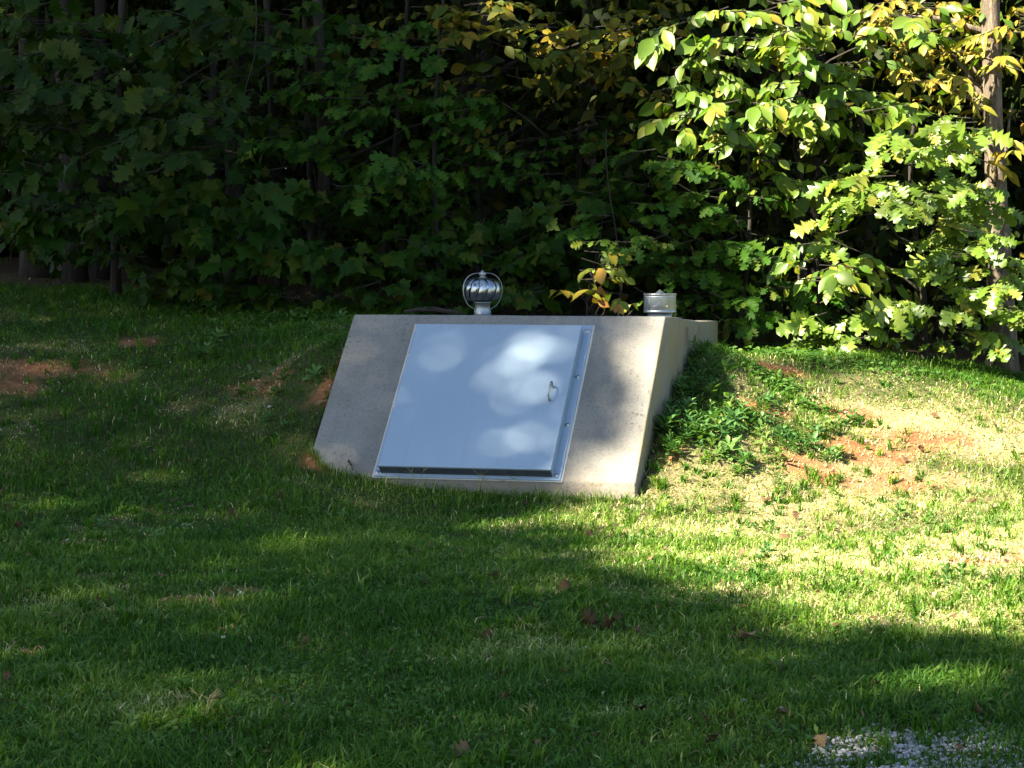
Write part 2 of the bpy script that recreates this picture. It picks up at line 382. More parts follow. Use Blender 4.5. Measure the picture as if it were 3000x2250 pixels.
def tps_fit(C):
    n = len(C); d = np.linalg.norm(C[:, None, :2] - C[None, :, :2], axis=2)
    K = np.where(d > 0, d * d * np.log(d + 1e-12), 0) + 0.004 * np.eye(n)
    Pm = np.hstack([np.ones((n, 1)), C[:, :2]]); A = np.zeros((n + 3, n + 3)); A[:n, :n] = K; A[:n, n:] = Pm; A[n:, :n] = Pm.T
    return np.linalg.solve(A, np.concatenate([C[:, 2], np.zeros(3)]))
tps = tps_fit(ctrl)
def ground(x, y):
    x = np.asarray(x, float); y = np.asarray(y, float); sh = x.shape
    x = x.ravel(); y = y.ravel(); out = np.empty(len(x))
    for i in range(0, len(x), 20000):
        xc = np.clip(x[i:i + 20000], -13, 13); yc = np.clip(y[i:i + 20000], 0, 26)
        d2 = (xc[:, None] - ctrl[:, 0]) ** 2 + (yc[:, None] - ctrl[:, 1]) ** 2
        out[i:i + 20000] = (0.5 * d2 * np.log(d2 + 1e-12)) @ tps[:-3] + tps[-3] + tps[-2] * xc + tps[-1] * yc
    out += (vnoise(x, y, 1.1, 3) - 0.5) * 0.07 + (vnoise(x, y, 5, 5) - 0.5) * 0.03
    w, v = wv(x, y); ins = (w > -0.01) & (w < W + 0.01) & (v > -0.1) & (v < 3.45)
    lim = np.interp(w, cw, cz); out = np.where(ins, np.minimum(out, lim), out)
    return out.reshape(sh)
def g1(x, y): return float(ground(np.array([x]), np.array([y]))[0])
def hit(px, py):
    ys = np.linspace(6.5, 24, 700); P = np.array([at(px, py, y) for y in ys]); dz = P[:, 2] - ground(P[:, 0], P[:, 1])
    k = np.argmax(dz < 0); return P[k] if dz[k] < 0 else P[-1]

# bare clay, woods floor, dry turf; dry spots also paint the sunlit lawn paler
clay_sp = [(60, 1080, 0.55, 0.28), (20, 1130, 0.4, 0.2), (1010, 1070, 0.14, 0.2), (990, 1190, 0.16, 0.14), (420, 1000, 0.2, 0.15), (760, 1130, 0.22, 0.15),
           (2400, 1380, 0.32, 0.22), (2560, 1330, 0.35, 0.22), (2650, 1420, 0.35, 0.2), (1990, 1060, 0.10, 0.2), (1960, 1250, 0.10, 0.4), (2230, 1190, 0.25, 0.12),
           (2900, 1640, 0.35, 0.3), (2480, 1210, 0.3, 0.15), (350, 1700, 0.22, 0.12), (560, 1760, 0.22, 0.12), (330, 1790, 0.16, 0.1), (230, 1590, 0.2, 0.1), (700, 1730, 0.12, 0.1), (2700, 1290, 0.4, 0.2), (940, 1350, 0.12, 0.12),
           (2300, 1090, 0.25, 0.12), (60, 1920, 0.1, 0.08)]
clay_pts = [(hit(a, b), rx, ry) for a, b, rx, ry in clay_sp]
dry_sun_sp = [(750, 1180, 0.5, 0.35, .35), (850, 1050, 0.5, 0.25, .4), (2500, 1480, 1.3, 0.9, 1), (2300, 1560, 0.7, 0.7, .8), (2700, 1640, 1.0, 1.2, 1), (2980, 1600, 1.2, 1.6, 1), (2700, 1250, 1.3, 0.7, 1), (2250, 1640, 0.8, 0.6, .62), (2600, 1760, 1.0, 0.45, .75), (2950, 1790, 0.8, 0.4, .95), (2750, 1730, 1.2, 0.7, .95), (2400, 1640, 0.8, 0.6, .85), (2000, 1560, 0.6, 0.5, .5), (2200, 1440, 0.5, 0.3, .9), (2100, 1300, 0.3, 0.5, .6), (330, 1740, 0.3, 0.2, .3), (100, 1020, 0.4, 0.25, .4)]
dry_sun_pts = [(hit(a, b), rx, ry, am) for a, b, rx, ry, am in dry_sun_sp]
def blob(x, y, pts):
    s = np.zeros_like(x)
    for p, rx, ry, *am in pts: s = np.maximum(s, (am[0] if am else 1.0) * np.exp(-((x - p[0]) / rx) ** 2 - ((y - p[1]) / ry) ** 2))
    return s
def clay_map(x, y): return np.clip((blob(x, y, clay_pts) * 1.25 + (vnoise(x, y, 5, 21) - 0.5) * 1.3 - 0.37) * 2.0, 0, 1)
def dry_sun_map(x, y): return np.clip(blob(x, y, dry_sun_pts) * 1.0 + (vnoise(x, y, 2.2, 31) - 0.66) * 1.0, 0, 1)
gravel_c = hit(2700, 2190)
def gravel_map(x, y):
    d = ((x - gravel_c[0]) / 0.44) ** 2 + ((y - gravel_c[1]) / 0.26) ** 2
    d2 = ((x - gravel_c[0] + 0.1) / 0.75) ** 2 + ((y - gravel_c[1] + 0.42) / 0.30) ** 2
    return np.clip(1.5 * np.exp(-np.minimum(d, d2)) + (vnoise(x, y, 9, 41) - 0.5) * 1.1 - 0.40, 0, 1)
def woods_y(x):   # where the turf ends under the trees
    return np.interp(x, [-6, -2.6, -1, 0.5, 1.5, 2.2, 3.0, 4.5], [19.9, 18.9, 17.9, 17.0, 16.9, 17.0, 17.2, 18.0])
def woods_map(x, y): return np.clip((y - woods_y(x)) * 2.5 + (vnoise(x, y, 3, 51) - 0.5), 0, 1)

def stretch(lo, hi, step, far):
    core = np.arange(lo, hi + 1e-6, step); a = [hi]; d = step
    while a[-1] < far: d *= 1.35; a.append(a[-1] + d)
    b = [lo]; d = step
    while b[-1] > -far: d *= 1.35; b.append(b[-1] - d)
    return np.concatenate([np.array(b[1:])[::-1], core, np.array(a[1:])])
gx = stretch(-5.5, 5.5, 0.05, 400); gy = stretch(6.5, 20.5, 0.05, 500)
X, Y = np.meshgrid(gx, gy); Z = ground(X, Y)
nx, ny = len(gx), len(gy)
I = np.arange(nx * ny).reshape(ny, nx); a, b_, c_, d_ = I[:-1, :-1].ravel(), I[:-1, 1:].ravel(), I[1:, 1:].ravel(), I[1:, :-1].ravel()
Tg = np.concatenate([np.stack([a, b_, c_], 1), np.stack([a, c_, d_], 1)])
xr, yr = X.ravel(), Y.ravel()
gme = np_mesh('ground', np.stack([xr, yr, Z.ravel()], 1), Tg, M['soil'], smooth=True,
              extra={'clay': clay_map(xr, yr), 'dry_sun': dry_sun_map(xr, yr), 'woods': woods_map(xr, yr)})
tag(link('ground', gme), kind='structure')

# ------------------------------------------------------------------ storm shelter
sh = empty('storm_shelter', tuple(BL), -YAW)
tag(sh, 'grey concrete storm shelter with sloping front set into the grassy bank', 'storm shelter')
def SP(w, l, h=0.0): return Vector((w, l * cS - h * sS, l * sS + h * cS))      # along the sloping front

def prism(prof, x0, x1, nseg, bev, name, rough):
    bm = bmesh.new(); n = len(prof)
    L0 = [bm.verts.new((x0, v, z)) for v, z in prof]; L1 = [bm.verts.new((x1, v, z)) for v, z in prof]
    bm.faces.new(L0); bm.faces.new(L1[::-1])
    for i in range(n): bm.faces.new((L0[i], L1[i], L1[(i + 1) % n], L0[(i + 1) % n]))
    bmesh.ops.recalc_face_normals(bm, faces=bm.faces)
    bmesh.ops.bevel(bm, geom=[e for e in bm.edges], offset=bev, segments=3, affect='EDGES', profile=0.5)
    bmesh.ops.triangulate(bm, faces=[f for f in bm.faces if len(f.verts) > 4])
    for _ in range(nseg):
        bmesh.ops.subdivide_edges(bm, edges=[e for e in bm.edges if e.calc_length() > 0.12], cuts=1, use_grid_fill=True)
        bmesh.ops.triangulate(bm, faces=[f for f in bm.faces if len(f.verts) > 4])
    co = np.array([v.co for v in bm.verts])
    nz = vnoise(co[:, 0] + co[:, 2] * 0.7, co[:, 1] * 1.3 - co[:, 2], 3.0, 61) - 0.5
    nf = vnoise(co[:, 0] * 1.1 + co[:, 1], co[:, 2] * 1.4 + co[:, 1] * 0.3, 22.0, 62) - 0.5
    low = np.clip(1 - co[:, 2] / 0.25, 0.0, 1)
    bmesh.ops.recalc_face_normals(bm, faces=bm.faces)
    bm.normal_update()
    for v, a, f, lo in zip(bm.verts, nz, nf, low):
        v.co += v.normal * float(a * 0.006 + f * (0.002 + 0.012 * lo) * rough)
    return bm_obj(name, bm, M['concrete'], sh, True)
front_prof = [(0.104, -0.5), (0.104, 0.100), (TOPV, TOPZ), (TOPV + 0.645, TOPZ - 0.026), (TOPV + 0.645, -0.5)]
fo = prism(front_prof, 0, W, 5, 0.012, 'front_block', 1.0)
rear_prof = [(TOPV + 0.652, -0.5), (TOPV + 0.652, TOPZ - 0.030), (TOPV + 1.4, TOPZ - 0.070), (TOPV + 2.25, TOPZ - 0.092), (TOPV + 2.25, -0.5)]
tag(prism(rear_prof, 0.004, W - 0.004, 5, 0.018, 'rear_block', 1.0), 'rear concrete box with rusty runs below its top edge')

FW0, FW1, FL0, FL1 = 0.4552, 1.6386, 0.1357, 1.4503
# frame plate of four flat bars bedded on a bead of caulk
fr = bmesh.new()
def add_box(bm, x0, x1, y0, y1, z0, z1, bev=0.0015):
    b2 = box_bm(x0, x1, y0, y1, z0, z1, bev, lambda x, y, z: SP(x, y, z))
    me = bpy.data.meshes.new('t'); b2.to_mesh(me); b2.free(); bm.from_mesh(me); bpy.data.meshes.remove(me)
add_box(fr, FW0, FW1, FL0, FL0 + 0.075, 0.004, 0.013)
add_box(fr, FW0, FW1, FL1 - 0.05, FL1, 0.004, 0.013)
add_box(fr, FW0, FW0 + 0.05, FL0 + 0.0765, FL1 - 0.0515, 0.004, 0.013)
add_box(fr, FW1 - 0.085, FW1, FL0 + 0.0765, FL1 - 0.0515, 0.004, 0.013)
dfr = bm_obj('door_frame', fr, M['paint'], sh)
cb = bmesh.new()
add_box(cb, FW0 - 0.012, FW1 + 0.012, FL0 - 0.004, FL1 + 0.008, -0.004, 0.0045, 0.003)
bm_obj('caulk_bed', cb, M['caulk'], sh)
# door leaf: a folded pan, lip turned down all round
DW0, DW1, DL0, DL1 = 0.494, 1.588, 0.160, 1.382
DH = 0.084
bm = bmesh.new()
add_box(bm, DW0, DW1, DL0, DL1, DH - 0.008, DH, 0.003)
add_box(bm, DW0 + 0.0006, DW0 + 0.004, DL0 + 0.004, DL1 - 0.004, 0.016, DH - 0.0045, 0.0005)
add_box(bm, DW1 - 0.004, DW1 - 0.0006, DL0 + 0.004, DL1 - 0.004, 0.016, DH - 0.0045, 0.0005)
b2 = box_bm(DW0 + 0.0045, DW1 - 0.0045, DL0 + 0.0010, DL0 + 0.0045, 0.016, DH - 0.0045, 0.0005, lambda x, y, z: SP(x, y + 0.006 * (1 - (z - 0.016) / (DH - 0.02)), z))      # front lip folds back under the leaf
me_ = bpy.data.meshes.new('t'); b2.to_mesh(me_); b2.free(); bm.from_mesh(me_); bpy.data.meshes.remove(me_)
add_box(bm, DW0 + 0.0045, DW1 - 0.0045, DL1 - 0.004, DL1 - 0.0006, 0.016, DH - 0.0045, 0.0005)
door = bm_obj('door', bm, M['paint'], sh); door['label'] = 'blue-grey painted steel door flap'
# dark strip laid over the front lip to paint its shade
sm, snt, sb = new_mat('lip_shade_dark'); sb.inputs['Roughness'].default_value = 0.7
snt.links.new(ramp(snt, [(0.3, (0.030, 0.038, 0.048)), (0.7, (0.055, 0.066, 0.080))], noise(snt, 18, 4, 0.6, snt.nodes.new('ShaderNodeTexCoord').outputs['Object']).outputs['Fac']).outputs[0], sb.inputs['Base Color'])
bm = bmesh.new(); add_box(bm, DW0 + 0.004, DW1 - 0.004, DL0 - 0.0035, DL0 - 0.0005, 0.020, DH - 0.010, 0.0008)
bm_obj('lip_shade_strip', bm, sm, door)['label'] = 'dark strip painting the shade on the bottom lip'
# inner kerb on which the leaf closes
bm = bmesh.new()
add_box(bm, DW1 - 0.022, DW1 - 0.012, DL0 + 0.03, DL1 - 0.03, 0.0135, DH - 0.012)
add_box(bm, DW0 + 0.02, DW1 - 0.024, DL0 + 0.05, DL0 + 0.06, 0.0135, DH - 0.012)
bm_obj('door_kerb', bm, M['paint'], sh)
# handle
hw, hl = 1.487, 0.779
P = [SP(hw, hl - 0.058, DH - 0.002), SP(hw, hl - 0.058, DH + 0.050), SP(hw, hl - 0.046, DH + 0.060), SP(hw, hl + 0.046, DH + 0.060), SP(hw, hl + 0.058, DH + 0.050), SP(hw, hl + 0.058, DH - 0.002)]
v, t = tube_np(P, [0.0070] * 6, 10)
hme = np_mesh('handle', v, t, M['dull'], smooth=True); link('handle', hme, door)
for dl in (-0.058, 0.058):
    bm = bmesh.new(); add_box(bm, hw - 0.014, hw + 0.014, hl + dl - 0.012, hl + dl + 0.012, DH + 0.0004, DH + 0.0034, 0.002)
    bm_obj('handle_foot', bm, M['dull'], door)
# hinge knuckles down the left edge
for l in (0.34, 0.60, 0.86, 1.12):
    v, t = tube_np([SP(DW0 - 0.010, l - 0.045, 0.022), SP(DW0 - 0.010, l + 0.045, 0.022)], 0.008, 10)
    link('hinge', np_mesh('hinge', v, t, M['paint'], smooth=True), door)
# frame bolts
vb, tb = lathe_np([(0.0, 0.010), (0.006, 0.0095), (0.0105, 0.006), (0.0125, 0.0), (0.016, -0.0002), (0.016, -0.002)], 14)
bme = np_mesh('bolt', vb, tb, M['steel'], smooth=True)
slope_rot = Matrix.Rotation(SL, 4, 'X')
bolts = [(FW1 - 0.027, l) for l in (0.176, 0.587, 0.992, 1.398)] + [(FW0 + 0.017, l) for l in (0.165, 0.72, 1.168, 1.40)]
for w, l in bolts:
    o = link('bolt', bme, dfr); o.matrix_local = Matrix.Translation(SP(w, l, 0.0152)) @ slope_rot

# ------------------------------------------------------------------ turbine ventilator
tv = empty('turbine_vent', tuple(wp(0.795, TOPV + 0.34, TOPZ - 0.040)), 0.3)
tag(tv, 'shiny round turbine vent with hoop bracket on top of the shelter', 'vent')
link('pipe', np_mesh('pipe', *lathe_np([(0.060, -0.05), (0.060, 0.016), (0.064, 0.020), (0.065, 0.026), (0.064, 0.032), (0.058, 0.036), (0.0515, 0.040), (0.0515, 0.108), (0.054, 0.110), (0.060, 0.114), (0.060, 0.120), (0.048, 0.122), (0.046, 0.10)], 40), M['galv'], smooth=True), tv)
def globe(zt):   # radius of the rotor over its height
    return 0.127 * math.sqrt(max(0.0, 1 - abs((zt - 0.200) / 0.088) ** 2.6))
def blade_np(k, nb=12):
    a0 = 2 * math.pi * k / nb; V = []; m, n = 13, 5
    for i in range(m):
        u = i / (m - 1); z = 0.127 + (0.282 - 0.127) * u
        r = max(0.052, globe(z)) if u < 0.5 else max(0.036, globe(z))
        tw = -0.75 * (u - 0.5) ** 2 + 0.30 * u
        for j in range(n):
            s = j / (n - 1)
            rr = r * (1 - 0.15 * (1 - s) ** 1.6) + 0.004 * math.sin(s * math.pi)
            th = a0 + tw + (s - 0.5) * 2 * math.pi / nb * 1.55
            V.append((rr * math.cos(th), rr * math.sin(th), z))
    V = np.array(V); tri = []
    for i in range(m - 1):
        for j in range(n - 1):
            p = i * n + j; tri += [(p, p + 1, p + n + 1), (p, p + n + 1, p + n)]
    return V, np.array(tri)
for k in range(12):
    o = link('blade', np_mesh('blade', *blade_np(k), M['alu'], smooth=True), tv)
    so = o.modifiers.new('thick', 'SOLIDIFY'); so.thickness = 0.0012
link('rotor_cap', np_mesh('rotor_cap', *lathe_np([(0.0, 0.288), (0.020, 0.287), (0.038, 0.283), (0.047, 0.278), (0.047, 0.275), (0.03, 0.274)], 28), M['galv'], smooth=True), tv)
link('axle_hub', np_mesh('axle_hub', *lathe_np([(0.0, 0.330), (0.010, 0.329), (0.012, 0.318), (0.022, 0.316), (0.024, 0.310), (0.024, 0.300), (0.019, 0.296), (0.019, 0.284)], 18), M['dull'], smooth=True), tv)
arc = []
for sx_ in (-1, 1):
    P = [(0.0, 0.312), (0.045, 0.313), (0.080, 0.304), (0.110, 0.282), (0.130, 0.246), (0.137, 0.205), (0.132, 0.165), (0.116, 0.125), (0.100, 0.100), (0.088, 0.088), (0.060, 0.076), (0.0535, 0.066), (0.0535, 0.042)]
    Pd = []
    for (x0, z0), (x1, z1) in zip(P[:-1], P[1:]):
        for q in range(3): Pd.append((x0 + (x1 - x0) * q / 3, z0 + (z1 - z0) * q / 3))
    Pd.append(P[-1]); Pd = np.array(Pd)
    for _ in range(2): Pd[1:-1] = (Pd[:-2] + 2 * Pd[1:-1] + Pd[2:]) / 4
    # flat steel strap 18 mm wide, 3 mm thick
    tn = np.gradient(Pd, axis=0); tn /= np.linalg.norm(tn, axis=1, keepdims=True); nn = np.stack([-tn[:, 1], tn[:, 0]], 1)
    V = []
    for p, q in zip(Pd, nn):
        for hy, hn in ((-0.009, -0.0016), (0.009, -0.0016), (0.009, 0.0016), (-0.009, 0.0016)):
            V.append((sx_ * (p[0] + q[0] * hn), hy, p[1] + q[1] * hn))
    tri = []
    for i in range(len(Pd) - 1):
        for j in range(4):
            a_, b2 = i * 4 + j, i * 4 + (j + 1) % 4; tri += [(a_, b2, b2 + 4), (a_, b2 + 4, a_ + 4)]
    link('bracket', np_mesh('bracket', np.array(V), np.array(tri), M['dull']), tv)

# ------------------------------------------------------------------ capped vent
cv = empty('vent_cap', tuple(wp(1.972, TOPV + 0.50, TOPZ - 0.020)), 0.0)
tag(cv, 'short galvanised drum vent with pointed lid at the shelter corner', 'vent')
Z0 = 0.030
link('drum', np_mesh('drum', *lathe_np([(0.098, Z0), (0.108, Z0 + 0.001), (0.1105, Z0 + 0.006), (0.1105, Z0 + 0.010), (0.107, Z0 + 0.016), (0.1055, Z0 + 0.019), (0.107, Z0 + 0.022), (0.107, Z0 + 0.106), (0.1075, Z0 + 0.109), (0.105, Z0 + 0.112), (0.109, Z0 + 0.118), (0.1115, Z0 + 0.123), (0.1105, Z0 + 0.127), (0.105, Z0 + 0.128), (0.100, Z0 + 0.124)], 56), M['galv'], smooth=True), cv)
link('lid', np_mesh('lid', *lathe_np([(0.0, Z0 + 0.155), (0.004, Z0 + 0.153), (0.036, Z0 + 0.128), (0.060, Z0 + 0.122), (0.102, Z0 + 0.118)], 40), M['galv'], smooth=True), cv)
link('pipe', np_mesh('pipe', *lathe_np([(0.082, -0.06), (0.082, Z0 + 0.05), (0.078, Z0 + 0.05)], 40), M['dull'], smooth=True), cv)
for th in (-1.95, -1.15, 0.0, 1.2, 2.4):
    o = link('screw', bme, cv); o.matrix_local = Matrix.Translation((0.1075 * math.cos(th), 0.1075 * math.sin(th), Z0 + 0.044)) @ Matrix.Rotation(th, 4, 'Z') @ Matrix.Rotation(math.pi / 2, 4, 'Y') @ Matrix.Scale(0.45, 4)
v, t = tube_np([(0.1075 * math.cos(-2.35), 0.1075 * math.sin(-2.35), Z0 + 0.02), (0.1075 * math.cos(-2.35), 0.1075 * math.sin(-2.35), Z0 + 0.108)], 0.0022, 6)
link('seam', np_mesh('seam', v, t, M['galv'], smooth=True), cv)
#@@VEG
# ------------------------------------------------------------------ leaves
def leaf_strip(prof, lift=0.0, fold=0.18, bend=0.25, wave=0.0):
    """leaf from (t, half width, tip shift) along a midrib, folded and bent"""
    V, T = [], []
    for t, w, sh_ in prof:
        for sx in (-1, 0, 1):
            y = t + (sh_ if sx else 0); x = sx * w
            V.append((x, y, fold * abs(x) - bend * y * y + wave * math.sin(9 * y + 2 * sx)))
    for i in range(len(prof) - 1):
        for s in (0, 1):
            a = i * 3 + s; T += [(a, a + 1, a + 4), (a, a + 4, a + 3)]
    return np.array(V), np.array(T)
OAK = leaf_strip([(0, .015, 0), (.12, .04, 0), (.20, .21, .08), (.31, .08, 0), (.42, .33, .10), (.55, .12, 0), (.66, .36, .10), (.78, .14, 0), (.86, .19, .06), (1.0, .015, 0)], wave=0.02)
BROAD = leaf_strip([(0, .015, 0), (.16, .06, 0), (.28, .26, .07), (.40, .13, 0), (.52, .43, .09), (.66, .20, 0), (.74, .38, .09), (.86, .17, 0), (.93, .20, .05), (1.0, .03, 0)], wave=0.03)
ELL = leaf_strip([(0, .012, 0), (.16, .14, 0), (.36, .25, 0), (.56, .27, 0), (.76, .19, 0), (.9, .085, 0), (1.0, .004, 0)], fold=0.3, bend=0.22)
LANCE = leaf_strip([(0, .012, 0), (.25, .13, 0), (.55, .17, 0), (.8, .10, 0), (1.0, .004, 0)], fold=0.3, bend=0.35)
SIMPLE = leaf_strip([(0, .02, 0), (.45, .28, 0), (1.0, .01, 0)], fold=0.2, bend=0.2)
CARD = (np.array([(0, 0, 0), (-0.27, 0.45, 0.05), (0.27, 0.45, 0.05), (0, 1.0, -0.2)]), np.array([[0, 2, 1], [1, 2, 3]]))
def maple_leaf():
    h = [(0.0, 0.0), (0.20, -0.06), (0.40, 0.06), (0.33, 0.20), (0.56, 0.42), (0.36, 0.44), (0.30, 0.60), (0.15, 0.62), (0.14, 0.78), (0.0, 1.0)]
    pts = h + [(-x, y) for x, y in h[1:-1]][::-1]
    V = [(0, 0.28, 0.0)] + [(x, y, 0.10 * abs(x) - 0.22 * y * y + 0.03 * math.sin(7 * x + 5 * y)) for x, y in pts]
    n = len(pts); T = [(0, 1 + i, 1 + (i + 1) % n) for i in range(n)]
    return np.array(V), np.array(T)
MAPLE = maple_leaf()

def basis(d, N):
    """(n,3) leaf axes and normal hints -> (n,3,3) rotation matrices, columns x y z"""
    d = d / (np.linalg.norm(d, axis=1, keepdims=True) + 1e-9)
    x = np.cross(d, N); x /= np.linalg.norm(x, axis=1, keepdims=True) + 1e-9
    z = np.cross(x, d); return np.stack([x, d, z], 2)
def scatter(leaf, P, B, S):
    V, T = leaf; n = len(P)
    out = np.einsum('nij,kj->nki', B * S[:, None, None], V) + P[:, None, :]
    tri = T[None] + (np.arange(n) * len(V))[:, None, None]
    return out.reshape(-1, 3), tri.reshape(-1, 3)
def unit(v): return v / (np.linalg.norm(v, axis=-1, keepdims=True) + 1e-9)

def twigs(centers, n_leaf, size, face=(-0.25, -0.6, 0.7), droop=0.45, spread=1.0, tw_len=0.42):
    """leaves set along short drooping twigs; returns leaf positions, axes, normals, sizes and twig lines"""
    P, D, NN, S, L = [], [], [], [], []
    for c in centers:
        th = rng.uniform(0, 2 * math.pi); d = np.array([math.cos(th), math.sin(th) - 0.35, rng.uniform(-0.35, 0.25)]); d /= np.linalg.norm(d)
        ln = tw_len * rng.uniform(0.6, 1.25); k = max(3, int(n_leaf * rng.uniform(0.7, 1.3)))
        side = np.cross(d, (0, 0, 1.0)); side /= np.linalg.norm(side) + 1e-9
        u = np.linspace(0.15, 1.0, k); sg = np.where(np.arange(k) % 2 == 0, 1, -1)
        p = c + d * (u * ln)[:, None] + np.array([0, 0, -0.25]) * ((u * ln) ** 2)[:, None] * 1.5
        ax = d * 0.75 + side * (sg * spread * rng.uniform(0.5, 1.2, k))[:, None] + np.array([0, 0, -droop]) + rng.normal(0, 0.25, (k, 3))
        ax[-1] = d + np.array([0, 0, -droop])
        P.append(p); D.append(ax); NN.append(np.array(face) + rng.normal(0, 0.42, (k, 3))); S.append(size * rng.uniform(0.7, 1.15) * rng.uniform(0.5, 1.2, k))
        L.append((c - d * 0.1, c + d * ln * 0.5 + np.array([0, 0, -0.06 * ln]), p[-1]))
    return np.concatenate(P), np.concatenate(D), np.concatenate(NN), np.concatenate(S), L

def limb(p0, p1, r0, r1, sag=0.1, n=7):
    p0, p1 = np.array(p0, float), np.array(p1, float); m = (p0 + p1) / 2 + np.array([rng.normal(0, 0.06), rng.normal(0, 0.06), sag])
    t = np.linspace(0, 1, n)[:, None]; P = (1 - t) ** 2 * p0 + 2 * t * (1 - t) * m + t ** 2 * p1
    P[1:-1] += rng.normal(0, 0.012, (n - 2, 3)); return tube_np(P, np.linspace(r0, r1, n), 6)
def trunk_np(base, top, r0, r1, n=14, wob=0.06, sides=12):
    t = np.linspace(0, 1, n); P = np.array(base) + (np.array(top) - np.array(base)) * t[:, None]
    ph = rng.uniform(0, 6, 4); P[:, 0] += wob * (np.sin(t * 5 + ph[0]) - math.sin(ph[0])); P[:, 1] += wob * (np.sin(t * 4 + ph[1]) - math.sin(ph[1]))
    r = (r0 + (r1 - r0) * t + r0 * 0.5 * np.exp(-t * n * 0.9)) * rng.uniform(0.9, 1.1, n); return (*tube_np(P, r, sides), P)

def tree(name, label, cat, basexy, height, r0, leaf, mat, size, clumps, n_leaf=8, n_obj=0, group=None, bark='bark', lean=(0, 0), tw_len=0.42, face=(-0.25, -0.6, 0.7), droop=0.45, dens=0.72):
    bx, by = basexy; bz = g1(bx, by) - 0.08
    root = empty(name, (bx, by, bz)); tag(root, label, cat, group); O = np.array([bx, by, bz])
    V, T, P = trunk_np(O * 0, (lean[0], lean[1], height), r0, r0 * 0.45)
    link('trunk', np_mesh('trunk', V, T, M[bark], smooth=True), root)
    cs, lim = [], []
    for px, py, dep, rx, rz, ry, n in clumps:
        c = at(px, py, dep); k = dep / F_PX
        n = max(2, int(n * dens)); q = rng.normal(0, 1, (n, 3)); q = unit(q) * rng.uniform(0.15, 1, (n, 1)) ** 0.5
        cs.append(c + q * np.array([rx * k, ry, rz * k]))
        i = int(np.clip((c[2] - bz - 0.35) / height * len(P), 1, len(P) - 2))
        lim.append(limb(P[i], c - O + np.array([0, 0.1, 0]), max(0.008, r0 * 0.32), 0.005))
    cs = np.concatenate(cs)
    lp, ld, ln_, ls, tl = twigs(cs, n_leaf, size, face, droop, 1.0, tw_len)
    lv, lt = join_np(lim); link('limbs', np_mesh('limbs', lv, lt, M[bark], smooth=True), root)
    tv_, tt = join_np([tube_np(np.array(l) - O, [0.005, 0.004, 0.002], 4, False) for l in tl])
    link('twigs', np_mesh('twigs', tv_, tt, M['twig']), root)['kind'] = 'stuff'
    B = basis(ld, ln_); var = rng.uniform(0, 1, len(lp))
    order = np.argsort(lp[:, 1] - ls * 2); no = min(n_obj, len(order)); k1, k2 = order[:no], order[no:]
    if no:
        lm_ = []
        for j in range(3):
            Vj = leaf[0] * np.array([1 + 0.12 * (j - 1), 1, 1.0]); Vj = Vj + np.stack([0.05 * (j - 1) * Vj[:, 1] ** 2, 0 * Vj[:, 1], 0.10 * (j - 1) * Vj[:, 0] * Vj[:, 1]], 1)
            lm_.append(np_mesh('leaf', Vj, leaf[1], M[mat]))
        for q, i in enumerate(k1):
            o = link('leaf', lm_[q % 3], root); o['tint'] = float(var[i])
            m4 = Matrix.Identity(4)
            for r_ in range(3):
                for c2 in range(3): m4[r_][c2] = B[i, r_, c2] * ls[i]
                m4[r_][3] = lp[i, r_] - O[r_]
            o.matrix_local = m4
    if len(k2):
        V, T = scatter(leaf, lp[k2] - O, B[k2], ls[k2])
        link('crown', np_mesh('crown', V, T, M[mat], var=np.repeat(var[k2], len(leaf[0]))), root)['kind'] = 'stuff'
    return root

# sunlit trees on the right
tree('oak_sapling', 'sunlit oak sapling with lobed leaves before the pale trunk', 'tree', (3.15, 17.25), 1.9, 0.028, OAK, 'oak', 0.185,
     [(2720, 400, 16.9, 150, 100, 0.5, 18), (2700, 560, 16.8, 200, 90, 0.5, 24), (2800, 620, 16.9, 110, 110, 0.5, 16), (2560, 600, 16.6, 70, 60, 0.3, 6), (2800, 760, 16.8, 180, 90, 0.4, 16),
      (2440, 700, 16.9, 90, 50, 0.3, 5), (2860, 880, 16.7, 140, 90, 0.4, 14), (2450, 960, 16.9, 180, 60, 0.3, 14), (2590, 900, 16.8, 110, 60, 0.3, 8), (2830, 990, 16.9, 70, 50, 0.3, 7), (2980, 820, 16.9, 60, 120, 0.3, 7)], 8, 300, tw_len=0.34, dens=0.95)
tree('broadleaf_sapling', 'sunlit sapling with pointed oval leaves above the drum vent', 'tree', (2.35, 17.9), 5.6, 0.035, ELL, 'elliptic', 0.155,
     [(2080, 120, 17.3, 130, 110, 0.5, 20), (2260, 90, 17.2, 150, 90, 0.5, 22), (2420, 180, 17.3, 150, 120, 0.5, 22), (2200, 270, 17.2, 150, 90, 0.5, 20), (2330, 330, 17.0, 130, 60, 0.4, 12), (2180, 380, 17.0, 90, 60, 0.3, 8),
      (2240, 430, 16.9, 50, 50, 0.2, 4), (2540, 330, 17.3, 120, 130, 0.5, 16), (2400, 760, 16.6, 90, 70, 0.3, 8), (2490, 780, 16.7, 60, 50, 0.3, 5), (2650, 80, 17.4, 150, 80, 0.5, 14), (2010, 300, 17.4, 90, 120, 0.4, 14), (2330, 560, 17.2, 160, 80, 0.4, 10)], 8, 300, tw_len=0.34, droop=0.75, dens=1.0)
